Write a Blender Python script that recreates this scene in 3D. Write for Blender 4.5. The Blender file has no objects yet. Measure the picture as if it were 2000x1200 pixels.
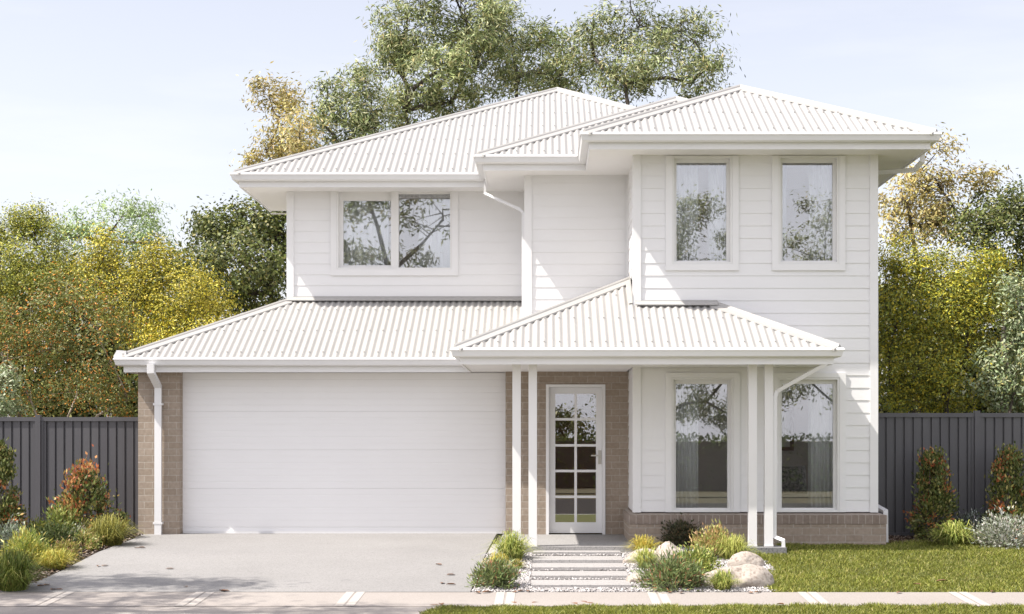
import bpy, math
import numpy as np
from mathutils import Vector

sc = bpy.context.scene
COL = sc.collection
R = math.radians
F = 3300.0            # focal length in pixels of the 2000 px wide picture
VX, VY = 1065.0, 850.0  # principal point
EYE = 1.54
TAN = 0.46            # roof pitch

# ------------------------------------------------------------------ helpers
class MB:
    def __init__(s):
        s.v = []; s.f = []
    def add(s, vs, fs):
        o = len(s.v); s.v += [tuple(p) for p in vs]; s.f += [tuple(i + o for i in f) for f in fs]
    def box(s, x0, x1, y0, y1, z0, z1):
        s.add([(x0,y0,z0),(x1,y0,z0),(x1,y1,z0),(x0,y1,z0),(x0,y0,z1),(x1,y0,z1),(x1,y1,z1),(x0,y1,z1)],
              [(0,3,2,1),(4,5,6,7),(0,1,5,4),(1,2,6,5),(2,3,7,6),(3,0,4,7)])
    def quad(s, a, b, c, d):
        s.add([a,b,c,d], [(0,1,2,3)])
    def sweep(s, path, prof, closed=False, cap=True):
        """prof points (outward, z); path = plan polyline (x,y,z) walked so that outward is on the right-hand side"""
        n = len(path); rings = []
        for i, p in enumerate(path):
            d0 = d1 = None
            if i > 0: d0 = Vector((p[0]-path[i-1][0], p[1]-path[i-1][1])).normalized()
            if i < n-1: d1 = Vector((path[i+1][0]-p[0], path[i+1][1]-p[1])).normalized()
            d0 = d0 or d1; d1 = d1 or d0
            n0 = Vector((d0.y, -d0.x)); n1 = Vector((d1.y, -d1.x))
            m = (n0 + n1); m = m / max(0.2, (1 + n0.dot(n1)))
            rings.append([(p[0]+m.x*o, p[1]+m.y*o, p[2]+z) for o, z in prof])
        k = len(prof); vs = [q for r in rings for q in r]; fs = []
        for i in range(n-1):
            for j in range(k if closed else k-1):
                a = i*k+j; b = i*k+(j+1) % k
                fs.append((a, b, b+k, a+k))
        if cap and k > 2:
            fs.append(tuple(range(k))[::-1]); fs.append(tuple((n-1)*k+j for j in range(k)))
        s.add(vs, fs)
    def tube(s, pts, rad, sides=6, rect=None):
        pts = [Vector(p) for p in pts]; n = len(pts); rings = []
        if not hasattr(rad, '__len__'): rad = [rad]*n
        for i, p in enumerate(pts):
            d0 = (p-pts[i-1]).normalized() if i else None
            d1 = (pts[i+1]-p).normalized() if i < n-1 else None
            d0 = d0 or d1; d1 = d1 or d0
            d = (d0+d1).normalized()
            ref = Vector((0,1,0)) if rect else (Vector((0,0,1)) if abs(d.z) < .9 else Vector((1,0,0)))
            if rect and abs(d.y) > .9: ref = Vector((0,0,1))
            u = d.cross(ref).normalized(); w = u.cross(d).normalized()
            if rect:
                k = 1.0/max(.5, d.dot(d0))
                if rect == 'flat': k = 1
                hw, hd = rad[i]
                rings.append([p+u*hw*k+w*hd, p-u*hw*k+w*hd, p-u*hw*k-w*hd, p+u*hw*k-w*hd])
            else:
                rings.append([p+(u*math.cos(a)+w*math.sin(a))*rad[i] for a in [2*math.pi*j/sides for j in range(sides)]])
        k = len(rings[0]); vs = [tuple(q) for r in rings for q in r]; fs = []
        for i in range(n-1):
            for j in range(k):
                a = i*k+j; b = i*k+(j+1) % k
                fs.append((a, b, b+k, a+k))
        fs.append(tuple(range(k))[::-1]); fs.append(tuple((n-1)*k+j for j in range(k)))
        s.add(vs, fs)
    def build(s, name, mat, parent=None, smooth=False):
        me = bpy.data.meshes.new(name); me.from_pydata(s.v, [], s.f); me.update()
        o = bpy.data.objects.new(name, me); COL.objects.link(o)
        if mat: me.materials.append(mat)
        if smooth:
            for p in me.polygons: p.use_smooth = True
        attach(o, parent)
        return o

def attach(o, parent):
    if parent is None: return
    o.parent = parent
    if parent.type == 'EMPTY':
        o.location = -Vector(parent.location) if parent.get('_w') else (0,0,0)

def empty(name, loc, label, cat, group=None, world=False):
    o = bpy.data.objects.new(name, None); COL.objects.link(o); o.location = loc; o.empty_display_size = .2
    if world: o['_w'] = 1
    return tag(o, label, cat, group)

def tag(o, label=None, cat=None, group=None, kind=None):
    if label: o['label'] = label
    if cat: o['category'] = cat
    if group: o['group'] = group
    if kind: o['kind'] = kind
    return o

def np_mesh(name, verts, loops, starts, mat, parent=None, col=None, smooth=False):
    me = bpy.data.meshes.new(name)
    verts = np.asarray(verts, np.float32); loops = np.asarray(loops, np.int32).ravel(); starts = np.asarray(starts, np.int32)
    me.vertices.add(len(verts)); me.vertices.foreach_set('co', verts.ravel())
    me.loops.add(len(loops)); me.loops.foreach_set('vertex_index', loops)
    me.polygons.add(len(starts)); me.polygons.foreach_set('loop_start', starts)
    if col is not None:
        a = me.color_attributes.new('Col', 'FLOAT_COLOR', 'POINT')
        c = np.ones((len(verts), 4), np.float32); c[:, :3] = col; a.data.foreach_set('color', c.ravel())
    me.update(calc_edges=True); me.validate()
    if smooth: me.polygons.foreach_set('use_smooth', np.ones(len(starts), bool))
    me.materials.append(mat)
    o = bpy.data.objects.new(name, me); COL.objects.link(o); attach(o, parent)
    return o

# ------------------------------------------------------------------ materials
def nodes(name):
    m = bpy.data.materials.new(name); m.use_nodes = True
    nt = m.node_tree; b = nt.nodes['Principled BSDF']
    return m, nt, b

def N(nt, t, **kw):
    n = nt.nodes.new(t)
    for k, v in kw.items():
        if k in n.inputs.keys(): n.inputs[k].default_value = v
        else: setattr(n, k, v)
    return n

def ramp(nt, fac, stops):
    r = N(nt, 'ShaderNodeValToRGB'); e = r.color_ramp.elements
    while len(e) < len(stops): e.new(.5)
    for el, (p, c) in zip(e, stops): el.position = p; el.color = (*c, 1)
    nt.links.new(fac, r.inputs['Fac']); return r.outputs['Color']

def simple(name, c0, c1=None, scale=6, rough=.5, bump=0, bscale=200, detail=4, spec=.5, metal=0, stretch=None):
    m, nt, b = nodes(name)
    b.inputs['Roughness'].default_value = rough; b.inputs['Metallic'].default_value = metal
    b.inputs['Specular IOR Level'].default_value = spec
    tc = N(nt, 'ShaderNodeTexCoord'); vec = tc.outputs['Object']
    if stretch:
        mp = N(nt, 'ShaderNodeMapping'); mp.inputs['Scale'].default_value = stretch
        nt.links.new(vec, mp.inputs['Vector']); vec = mp.outputs['Vector']
    nz = N(nt, 'ShaderNodeTexNoise', Scale=scale, Detail=detail); nt.links.new(vec, nz.inputs['Vector'])
    c1 = c1 or c0
    nt.links.new(ramp(nt, nz.outputs['Fac'], [(.3, c0), (.7, c1)]), b.inputs['Base Color'])
    if bump:
        n2 = N(nt, 'ShaderNodeTexNoise', Scale=bscale, Detail=3); nt.links.new(vec, n2.inputs['Vector'])
        bp = N(nt, 'ShaderNodeBump', Strength=bump, Distance=.01); nt.links.new(n2.outputs['Fac'], bp.inputs['Height'])
        nt.links.new(bp.outputs['Normal'], b.inputs['Normal'])
    return m

M = {}
M['white'] = simple('white paint', (.72,.71,.70), (.75,.74,.73), 1.3, .5, .04, 60)
M['board'] = simple('weatherboard paint', (.755,.750,.752), (.785,.780,.782), .9, .55, .05, 90)
M['trim'] = simple('trim paint', (.755,.75,.75), (.785,.78,.78), 2, .45, .02, 80)
M['soffit'] = simple('soffit paint', (.76,.745,.73), (.79,.775,.76), 1.5, .6)
M['roofing'] = simple('coated roof steel', (.355,.345,.330), (.38,.37,.354), .7, .42, .02, 30)
M['gutter'] = simple('gutter steel', (.72,.715,.715), (.745,.74,.74), 1.1, .35)
M['frame'] = simple('window frame paint', (.715,.71,.70), (.745,.74,.73), 3, .4)
M['doorpaint'] = simple('door paint', (.76,.755,.755), (.79,.785,.785), 2, .4, .02, 60)
M['garage'] = simple('garage door steel', (.78,.772,.775), (.81,.802,.803), .8, .42, .02, 40)
M['steel'] = simple('brushed steel', (.45,.42,.38), (.5,.47,.43), 20, .3, metal=1)
M['dark'] = simple('dark fitting', (.03,.03,.032), (.05,.05,.05), 20, .5)
M['fence'] = simple('charcoal fence steel', (.080,.078,.085), (.098,.096,.102), .8, .38, .03, 12, stretch=(4,4,.6))
M['beige'] = simple('room paint', (.80,.74,.69), (.83,.77,.72), 1, .8)
M['carpet'] = simple('room carpet', (.55,.5,.45), (.6,.55,.5), 30, .95)
M['linen'] = simple('bed linen', (.72,.70,.62), (.8,.78,.70), 8, .9)
M['rug'] = simple('cushion cloth', (.10,.10,.10), (.55,.52,.48), 25, .9)
M['wood'] = simple('picture frame timber', (.14,.06,.03), (.2,.09,.05), 8, .5)
M['bark'] = simple('bark', (.10,.08,.065), (.21,.175,.145), 7, .9, .5, 25)
M['darkbark'] = simple('dark bark', (.05,.042,.036), (.11,.09,.075), 7, .9, .5, 25)
M['paperbark'] = simple('pale bark', (.25,.2,.15), (.42,.35,.28), 7, .9, .4, 25)
M['asphalt'] = simple('asphalt', (.045,.043,.042), (.06,.057,.055), 40, 1, .4, 150, spec=.05)
M['soil'] = simple('mulch soil', (.035,.024,.018), (.085,.06,.042), 25, .95, .8, 60)
M['turf'] = simple('turf base', (.085,.095,.022), (.15,.155,.04), 9, .95, .6, 120)
M['earth'] = simple('dry ground', (.07,.065,.03), (.12,.10,.055), 1.5, .95, .5, 30)
M['deadleaf'] = simple('dead leaf', (.10,.05,.03), (.24,.12,.06), 40, .8)
M['kerbstone'] = simple('kerb concrete', (.42,.40,.37), (.5,.48,.45), 8, .85, .2, 120)

def speckled(name, c0, c1, cs, fine=160, rough=.85, bump=.25, big=.5):
    """aggregate concrete: broad tone drift, fine grain"""
    m, nt, b = nodes(name); b.inputs['Roughness'].default_value = rough
    tc = N(nt, 'ShaderNodeTexCoord'); L = nt.links.new
    n1 = N(nt, 'ShaderNodeTexNoise', Scale=big, Detail=6, Roughness=.65); L(tc.outputs['Object'], n1.inputs['Vector'])
    base = ramp(nt, n1.outputs['Fac'], [(.3, c0), (.7, c1)])
    vo = N(nt, 'ShaderNodeTexVoronoi', Scale=fine); L(tc.outputs['Object'], vo.inputs['Vector'])
    sp = ramp(nt, vo.outputs['Color'], [(.0, cs), (.45, (1,1,1)), (1, (1.12,1.11,1.1))])
    mx = N(nt, 'ShaderNodeMixRGB', blend_type='MULTIPLY'); mx.inputs['Fac'].default_value = 1
    L(base, mx.inputs['Color1']); L(sp, mx.inputs['Color2']); L(mx.outputs['Color'], b.inputs['Base Color'])
    n3 = N(nt, 'ShaderNodeTexNoise', Scale=fine*1.3, Detail=2); L(tc.outputs['Object'], n3.inputs['Vector'])
    bp = N(nt, 'ShaderNodeBump', Strength=bump, Distance=.006); L(n3.outputs['Fac'], bp.inputs['Height']); L(bp.outputs['Normal'], b.inputs['Normal'])
    return m
M['drive'] = speckled('driveway concrete', (.222,.215,.210), (.260,.252,.246), (.72,.71,.70), 75)
M['path'] = speckled('footpath concrete', (.285,.255,.233), (.318,.287,.264), (.8,.79,.78), 120)
M['band'] = speckled('trowelled band', (.385,.35,.32), (.42,.385,.35), (.9,.9,.9), 90)
M['sleeper'] = speckled('stepper concrete', (.315,.30,.292), (.36,.347,.338), (.6,.6,.6), 90)
M['pad'] = speckled('pad aggregate', (.17,.167,.172), (.22,.217,.222), (.35,.35,.36), 60)
M['slab'] = speckled('porch aggregate', (.265,.257,.25), (.305,.297,.29), (.6,.6,.6), 70)
M['granite'] = speckled('granite boulder', (.33,.285,.245), (.43,.38,.33), (.55,.48,.45), 38, bump=.6, big=3)

def brick(name, bw, rh, off, cols, mortar):
    m, nt, b = nodes(name); b.inputs['Roughness'].default_value = .88
    L = nt.links.new
    tc = N(nt, 'ShaderNodeTexCoord'); sx = N(nt, 'ShaderNodeSeparateXYZ'); L(tc.outputs['Object'], sx.inputs[0])
    ad = N(nt, 'ShaderNodeMath', operation='ADD'); L(sx.outputs['X'], ad.inputs[0]); L(sx.outputs['Y'], ad.inputs[1])
    cb = N(nt, 'ShaderNodeCombineXYZ'); L(ad.outputs[0], cb.inputs['X']); L(sx.outputs['Z'], cb.inputs['Y'])
    bt = N(nt, 'ShaderNodeTexBrick'); bt.offset = off
    for k, v in (('Scale', 1), ('Brick Width', bw), ('Row Height', rh), ('Mortar Size', .0065), ('Mortar Smooth', .15), ('Bias', 0)):
        bt.inputs[k].default_value = v
    bt.inputs['Color1'].default_value = (*cols[0], 1); bt.inputs['Color2'].default_value = (*cols[1], 1); bt.inputs['Mortar'].default_value = (*mortar, 1)
    L(cb.outputs[0], bt.inputs['Vector'])
    nz = N(nt, 'ShaderNodeTexNoise', Scale=22, Detail=5); L(tc.outputs['Object'], nz.inputs['Vector'])
    mx = N(nt, 'ShaderNodeMixRGB', blend_type='MULTIPLY'); mx.inputs['Fac'].default_value = .8
    L(bt.outputs['Color'], mx.inputs['Color1']); L(ramp(nt, nz.outputs['Fac'], [(.25, (.78,.76,.74)), (.75, (1.1,1.1,1.1))]), mx.inputs['Color2'])
    L(mx.outputs['Color'], b.inputs['Base Color'])
    iv = N(nt, 'ShaderNodeMath', operation='SUBTRACT'); iv.inputs[0].default_value = 1; L(bt.outputs['Fac'], iv.inputs[1])
    ad2 = N(nt, 'ShaderNodeMath', operation='MULTIPLY_ADD'); L(nz.outputs['Fac'], ad2.inputs[0]); ad2.inputs[1].default_value = .3; L(iv.outputs[0], ad2.inputs[2])
    bp = N(nt, 'ShaderNodeBump', Strength=.7, Distance=.006); L(ad2.outputs[0], bp.inputs['Height']); L(bp.outputs['Normal'], b.inputs['Normal'])
    return m
BC = ((.305,.246,.192), (.350,.288,.232))
M['brick'] = brick('face brick', .25, .102, .5, BC, (.42,.37,.315))
M['soldier'] = brick('header brick', .100, .40, 0, ((.235,.186,.152), (.280,.227,.19)), (.38,.335,.29))

def glass_mat(r=None):
    m = bpy.data.materials.new('window glass'); m.use_nodes = True; nt = m.node_tree; nt.nodes.clear(); L = nt.links.new
    out = N(nt, 'ShaderNodeOutputMaterial'); mx = N(nt, 'ShaderNodeMixShader')
    tr = N(nt, 'ShaderNodeBsdfTransparent'); tr.inputs['Color'].default_value = (.97,.98,.975,1)
    gl = N(nt, 'ShaderNodeBsdfGlossy'); gl.inputs['Roughness'].default_value = 0.0; gl.inputs['Color'].default_value = (.97,.98,1,1)
    fr = N(nt, 'ShaderNodeFresnel', IOR=1.5)
    ma = N(nt, 'ShaderNodeMath', operation='MULTIPLY_ADD'); L(fr.outputs[0], ma.inputs[0]); ma.inputs[1].default_value = .9; ma.inputs[2].default_value = GLASS_R if r is None else r; ma.use_clamp = True
    L(ma.outputs[0], mx.inputs['Fac']); L(tr.outputs[0], mx.inputs[1]); L(gl.outputs[0], mx.inputs[2]); L(mx.outputs[0], out.inputs['Surface'])
    return m
GLASS_R = .17
M['glass'] = glass_mat()

def sheer_mat():
    m = bpy.data.materials.new('sheer curtain'); m.use_nodes = True; nt = m.node_tree; nt.nodes.clear(); L = nt.links.new
    out = N(nt, 'ShaderNodeOutputMaterial'); a = N(nt, 'ShaderNodeMixShader'); a.inputs['Fac'].default_value = .15
    d = N(nt, 'ShaderNodeBsdfDiffuse'); d.inputs['Color'].default_value = (.88,.88,.88,1)
    t = N(nt, 'ShaderNodeBsdfTranslucent'); t.inputs['Color'].default_value = (.78,.78,.77,1)
    tr = N(nt, 'ShaderNodeBsdfTransparent'); b = N(nt, 'ShaderNodeMixShader'); b.inputs['Fac'].default_value = .06
    L(d.outputs[0], a.inputs[1]); L(t.outputs[0], a.inputs[2]); L(a.outputs[0], b.inputs[1]); L(tr.outputs[0], b.inputs[2]); L(b.outputs[0], out.inputs['Surface'])
    return m
M['sheer'] = sheer_mat()

def leaf_mat(name, trans=.22, rough=.5, spec=.35):
    m, nt, b = nodes(name); L = nt.links.new
    at = N(nt, 'ShaderNodeVertexColor', layer_name='Col')
    L(at.outputs['Color'], b.inputs['Base Color']); b.inputs['Roughness'].default_value = rough; b.inputs['Specular IOR Level'].default_value = spec
    tl = N(nt, 'ShaderNodeBsdfTranslucent'); L(at.outputs['Color'], tl.inputs['Color'])
    mx = N(nt, 'ShaderNodeMixShader'); mx.inputs['Fac'].default_value = trans
    out = nt.nodes['Material Output']; L(b.outputs[0], mx.inputs[1]); L(tl.outputs[0], mx.inputs[2]); L(mx.outputs[0], out.inputs['Surface'])
    return m
M['leaf'] = leaf_mat('leaves')
M['pebble'] = leaf_mat('pebbles', 0, .8, .2)

# ------------------------------------------------------------------ ground profile
GY = [-500, -8.0, -4.4, -4.0, 10.4, 10.7, 18.63, 19.8, 23.27, 24.3, 26.0, 60, 900]
GZ = [-.42,-.42,-.42,-.58,-.58,-.42,-.36,-.31,-.08,-.05,0.0,0.0,0.0]
def zg(y): return float(np.interp(y, GY, GZ))
def gp(px, py):
    """ground point seen at a pixel of the photograph (solved on the sloping ground)"""
    lo, hi = 12.0, 60.0
    for _ in range(50):
        y = (lo+hi)/2
        if VY+(EYE-zg(y))*F/y > py: lo = y
        else: hi = y
    return ((px-VX)*y/F, y, zg(y))
def W(px, py, y):
    return ((px-VX)*y/F, EYE + (VY-py)*y/F)

def strip(name, x0, x1, y0, y1, lift, mat, nx=1, edge=None):
    ys = sorted({y0, y1, *[y for y in GY if y0 < y < y1]}); mb = MB()
    for a, b in zip(ys, ys[1:]):
        e = edge or (lambda y: (x0, x1))
        xa, xb = e(a); xc, xd = e(b)
        mb.quad((xa, a, zg(a)+lift), (xb, a, zg(a)+lift), (xd, b, zg(b)+lift), (xc, b, zg(b)+lift))
    return mb

o = strip('ground', -500, 500, -500, 900, -.03, None).build('ground', M['earth']); tag(o, kind='structure')
o = strip('road', -200, 200, -4.0, 10.4, -.015, None).build('road', M['asphalt']); tag(o, kind='structure')
# kerb between road and verge
kb = MB()
kb.sweep([(-200,10.55,0),(-1.5,10.55,0)], [(.15,-.6),(.15,-.45),(.12,-.425),(-.15,-.422),(-.15,-.6)], True)
kb.sweep([(-1.0,10.55,0),(200,10.55,0)], [(.15,-.6),(.15,-.45),(.12,-.425),(-.15,-.422),(-.15,-.6)], True)
tag(kb.build('kerb', M['kerbstone']), kind='structure')
DX0, DX1 = -6.15, -.80      # driveway edges
# driveway slab
dv = MB()
ys = [19.8, 20.6, 21.5, 22.4, 23.27, 24.3, 25.3, 25.62, 26.0, 26.3]
def dl(y):
    if y < 20.0: return -6.5
    if y < 20.7: return -6.2
    return -6.15 if y < 25.5 else (-6.2 if y < 25.7 else -6.26)
for a, b in zip(ys, ys[1:]):
    ra = -.88 + (a-19.8)*.02; rb = -.88 + (b-19.8)*.02
    za, zb = zg(a)+.012, zg(b)+.012
    dv.quad((dl(a),a,za),(ra,a,za),(rb,b,zb),(dl(b),b,zb))
    dv.quad((dl(a),a,za-.1),(dl(a),a,za),(dl(b),b,zb),(dl(b),b,zb-.1))
    dv.quad((ra,a,za),(ra,a,za-.1),(rb,b,zb-.1),(rb,b,zb))
tag(dv.build('driveway', M['drive']), kind='structure')
# crossover apron between footpath and road
ap = MB()
for a, b in ((10.7,14.5),(14.5,17.6),(17.6,18.2),(18.2,18.50),(18.50,18.634)):
    f = lambda y: -1.32 + (.0 if y < 18.0 else (.10 if y < 18.4 else (.19 if y < 18.55 else .30)))
    g = lambda y: -7.6
    za, zb = zg(a)+.006, zg(b)+.006
    ap.quad((g(a),a,za),(f(a),a,za),(f(b),b,zb),(g(b),b,zb))
tag(ap.build('driveway_crossover', M['path']), kind='structure')
# footpath with trowelled bands
o = strip('footpath', -60, 60, 18.63, 19.785, .010, None).build('footpath', M['path']); tag(o, kind='structure')
bd = MB()
for k in range(-20, 21):
    x = -2.22 + 1.76*k
    if k == -2: x = -5.62
    for (u0, u1) in ((-.11,-.012),(.012,.11)):
        for a, b in ((18.64,19.78),):
            bd.quad((x+u0,a,zg(a)+.014),(x+u1,a,zg(a)+.014),(x+u1,b,zg(b)+.014),(x+u0,b,zg(b)+.014))
tag(bd.build('footpath_joints', M['band']), kind='structure')
# turf bases
LAWN_X0 = 2.72
def lawn_edge(y):
    return (LAWN_X0 + .10*math.sin(y*2.1) + (.12 if y > 21.5 else 0), 16.0)
ys_ = np.linspace(19.82, 24.75, 12); lm = MB()
for a, b in zip(ys_, ys_[1:]):
    xa = lawn_edge(a)[0]; xb = lawn_edge(b)[0]
    lm.quad((xa,a,zg(a)-.004),(16,a,zg(a)-.004),(16,b,zg(b)-.004),(xb,b,zg(b)-.004))
tag(lm.build('lawn', M['turf']), kind='structure')
o = strip('v', -1.28, 60, 10.72, 18.62, .0, None).build('verge', M['turf']); tag(o, kind='structure')
o = strip('v', -60, -7.6, 10.72, 18.62, .0, None).build('verge', M['turf']); tag(o, kind='structure')
o = strip('v', -60, 60, -9.6, -4.4, .0, None).build('opposite_verge', M['earth']); tag(o, kind='structure')
o = strip('s', -30, -6.1, 19.81, 27.4, -.012, None).build('garden_bed', M['soil']); tag(o, kind='structure')
o = strip('s', 4.9, 30, 24.55, 26.2, .0, None).build('garden_bed', M['soil']); tag(o, kind='structure')
o = strip('s', -.95, 2.95, 19.81, 24.6, -.010, None).build('gravel_bed', speckled('gravel bed base', (.38,.36,.35), (.44,.42,.41), (.6,.58,.58), 70)); tag(o, kind='structure')

# ------------------------------------------------------------------ the house
H = empty('house', (-.6, 26.0, 0), 'white two storey weatherboard house with pale corrugated steel roofs and double garage', 'house', world=True)
Y_R, Y_M, Y_L = 24.40, 26.30, 28.04       # wall planes: right block, middle, left
X_RL, X_RR = 1.294, 4.77
X_ML = -.295
X_LL = -4.257
Z_SOF = EYE + 4.04
Z_SOFL = 2.515

def boards(mb, mapf, s0, s1, z0, z1, openings=(), cover=.18, phase=0.):
    k0 = math.floor((z0-phase)/cover); z = phase + k0*cover
    while z < z1-1e-4:
        a, b = max(z, z0), min(z+cover, z1)
        cuts = sorted({a, b, *[q for o in openings for q in (o[2], o[3]) if a < q < b]})
        for c0, c1 in zip(cuts, cuts[1:]):
            mid = (c0+c1)/2; iv = [(s0, s1)]
            for o in openings:
                if o[2] < mid < o[3]:
                    nv = []
                    for p, q in iv:
                        if o[1] <= p or o[0] >= q: nv.append((p, q)); continue
                        if o[0] > p: nv.append((p, o[0]))
                        if o[1] < q: nv.append((o[1], q))
                    iv = nv
            d = lambda zz: .003 + .009*(1-(zz-z)/cover)
            for p, q in iv:
                mb.quad(mapf(p,d(c0),c0), mapf(q,d(c0),c0), mapf(q,d(c1),c1), mapf(p,d(c1),c1))
                if abs(c0-z) < 1e-6:
                    mb.quad(mapf(p,.0,c0), mapf(q,.0,c0), mapf(q,d(c0),c0), mapf(p,d(c0),c0))
        z += cover
front = lambda Y: (lambda s, d, z: (s, Y-d, z))
leftf = lambda X: (lambda s, d, z: (X-d, s, z))
rightf = lambda X: (lambda s, d, z: (X+d, s, z))

# windows: pixel rectangles (x0,x1,ytop,ybottom) of the frame on its wall plane
def rect(px0, px1, py0, py1, Y):
    x0, z1 = W(px0, py0, Y); x1, z0 = W(px1, py1, Y); return (x0, x1, z0, z1)
W1 = rect(1312.5,1430,305,516.5,Y_R); W2 = rect(1520,1638,305,516.5,Y_R)
W3 = rect(1311.5,1432,738,1000.5,Y_R); W4 = rect(1518.5,1639,738,1000.5,Y_R)
W5 = rect(658,883,367,527,Y_L)
inset = lambda r, d: (r[0]+d, r[1]-d, r[2]+d, r[3]-d)
Z_PL = EYE - 1.119      # top of brick plinth

# --- weatherboard walls
SWU = (24.95, 27.0, 3.3, 5.2); SWD = (24.72, 25.66, .25, 2.4); SWE = (25.92, 27.9, .25, 2.4); SWL = (28.5, 30.4, 3.3, 5.2)   # unseen side windows added to brighten the rooms (y0,y1,z0,z1)
mb = MB(); boards(mb, front(Y_R), X_RL, X_RR, Z_PL+.01, Z_SOF+.02, [inset(w,.01) for w in (W1,W2,W3,W4)], phase=Z_PL); mb.build('weatherboard_wall', M['board'], H)
mb = MB(); boards(mb, leftf(X_RL), Y_R, Y_M+.05, Z_PL+.01, Z_SOF+.02, phase=Z_PL)
mb.quad((X_RL-.0,Y_R,Z_PL),(X_RL,Y_M,Z_PL),(X_RL,Y_M,0),(X_RL,Y_R,0)); mb.build('weatherboard_wall', M['board'], H)
mb = MB(); boards(mb, front(Y_M), X_ML, X_RL, 2.6, Z_SOF+.02, phase=Z_PL); mb.build('weatherboard_wall', M['board'], H)
mb = MB(); boards(mb, leftf(X_ML), Y_M, Y_L+.05, 2.6, Z_SOF+.02, phase=Z_PL); mb.build('weatherboard_wall', M['board'], H)
mb = MB(); boards(mb, front(Y_L), X_LL, X_ML, 3.6, Z_SOF+.02, [inset(W5,.01)], phase=Z_PL); mb.build('weatherboard_wall', M['board'], H)
mb = MB(); boards(mb, leftf(X_LL), Y_L, 37.5, 2.0, Z_SOF+.02, [SWL], phase=Z_PL); boards(mb, rightf(X_RR), Y_R, 37.5, .0, Z_SOF+.02, [SWU, SWD, SWE], phase=Z_PL)
mb.quad((X_LL,37.5,0),(X_RR,37.5,0),(X_RR,37.5,Z_SOF),(X_LL,37.5,Z_SOF)); mb.build('weatherboard_wall', M['board'], H)
# corner boards
def cboard(x, y, z0, z1, sx=1, w=.085, t=.032):

    """L-shaped corner trim at a front corner; sx = +1 when the wall runs to the right of it"""
    cbm = MB()
    if sx > 0:
        cbm.box(x-t, x+w, y-t, y-.001, z0, z1); cbm.box(x-t, x-.001, y-.001, y+w, z0, z1)
    else:
        cbm.box(x-w, x+t, y-t, y-.001, z0, z1); cbm.box(x+.001, x+t, y-.001, y+w, z0, z1)
    cbm.build('corner_board', M['trim'], H)
cboard(X_RL, Y_R, Z_PL+.002, Z_SOF+.01); cboard(X_RR, Y_R, Z_PL+.002, Z_SOF+.01, -1)
cboard(X_ML, Y_M, 2.75, Z_SOF+.01); cboard(X_LL, Y_L, 3.72, Z_SOF+.01)
cbm = MB(); cbm.box(X_RL-.036, X_RL-.001, Y_M-.09, Y_M-.03, .0, Z_SOF)
cbm.build('corner_board', M['trim'], H)

# --- brickwork
mb = MB()
GX0, GX1 = -6.28, -5.64
Z_FB = EYE + .972
mb.box(GX0, GX1, 26.06, 26.45, -.05, Z_FB+.01); mb.box(GX0, GX0+.12, 26.45, 33, -.05, Z_FB+.01)
mb.build('brick_pier', M['brick'], H)
mb = MB()
DL, DR, DT = (1066-VX)*26.1/F, (1182.5-VX)*26.1/F, EYE+(VY-751)*26.1/F     # door opening
XG = -.614
mb.box(XG, DL, 26.10, 26.42, -.05, Z_FB+.01); mb.box(DR, X_RL+.01, 26.10, 26.42, -.05, Z_FB+.01); mb.box(DL, DR, 26.10, 26.42, DT, Z_FB+.01)
mb.build('brick_wall', M['brick'], H)
PX0, PX1 = 1.205, 4.905
mb = MB()
mb.box(PX0, PX1, 24.305, 24.42, -.25, Z_PL-.163); mb.box(PX0, PX0+.11, 24.42, 26.10, -.25, Z_PL-.163); mb.box(PX1-.11, PX1, 24.42, 30, -.25, Z_PL-.163)
pl = mb.build('brick_plinth', M['brick'], H)
mb = MB()
mb.sweep([(PX0+.1,26.10,Z_PL),(PX0+.1,24.405,Z_PL),(PX1-.1,24.405,Z_PL),(PX1-.1,30,Z_PL)], [(.11,-.160),(.112,-.035),(-.02,.0),(-.02,-.16)], True)
mb2 = MB(); mb2.v = mb.v; mb2.f = mb.f
# outward side check: walk order chosen so that outward = away from the house
mb2.build('sill_course', M['soldier'], pl)

# --- garage door
GD0, GD1, GDY = GX1, XG, 26.285
mb = MB(); z = .012; ph = .0; row = 0
NB = 25; hh = 2.50/NB
pts = []
for i in range(NB):
    z0 = .012+i*hh; deep = .007 if i % 6 == 0 else .0025; w = .009 if i % 6 == 0 else .012
    pts += [(z0, 0), (z0+hh-w, 0), (z0+hh-w*.6, deep), (z0+hh-w*.2, deep)]
pts.append((.012+NB*hh, 0))
for (z0, d0), (z1, d1) in zip(pts, pts[1:]):
    mb.quad((GD0-.05, GDY+d0, z0), (GD1+.05, GDY+d0, z0), (GD1+.05, GDY+d1, z1), (GD0-.05, GDY+d1, z1))
gd = mb.build('garage_door', M['garage'], H)
mb = MB(); mb.box(GD0+.01, GD1-.01, GDY-.02, GDY-.001, .006, .05); mb.build('bottom_rail', M['trim'], gd)
mb = MB(); mb.box(GD0, GD1, GDY+.001, GDY+.04, -.02, .012); mb.build('door_seal', M['dark'], gd)
mb = MB(); mb.box(GD0-.3, GD1+.3, GDY+.05, GDY+.09, -.05, 2.7); mb.build('garage_backing', M['garage'], H)

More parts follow.
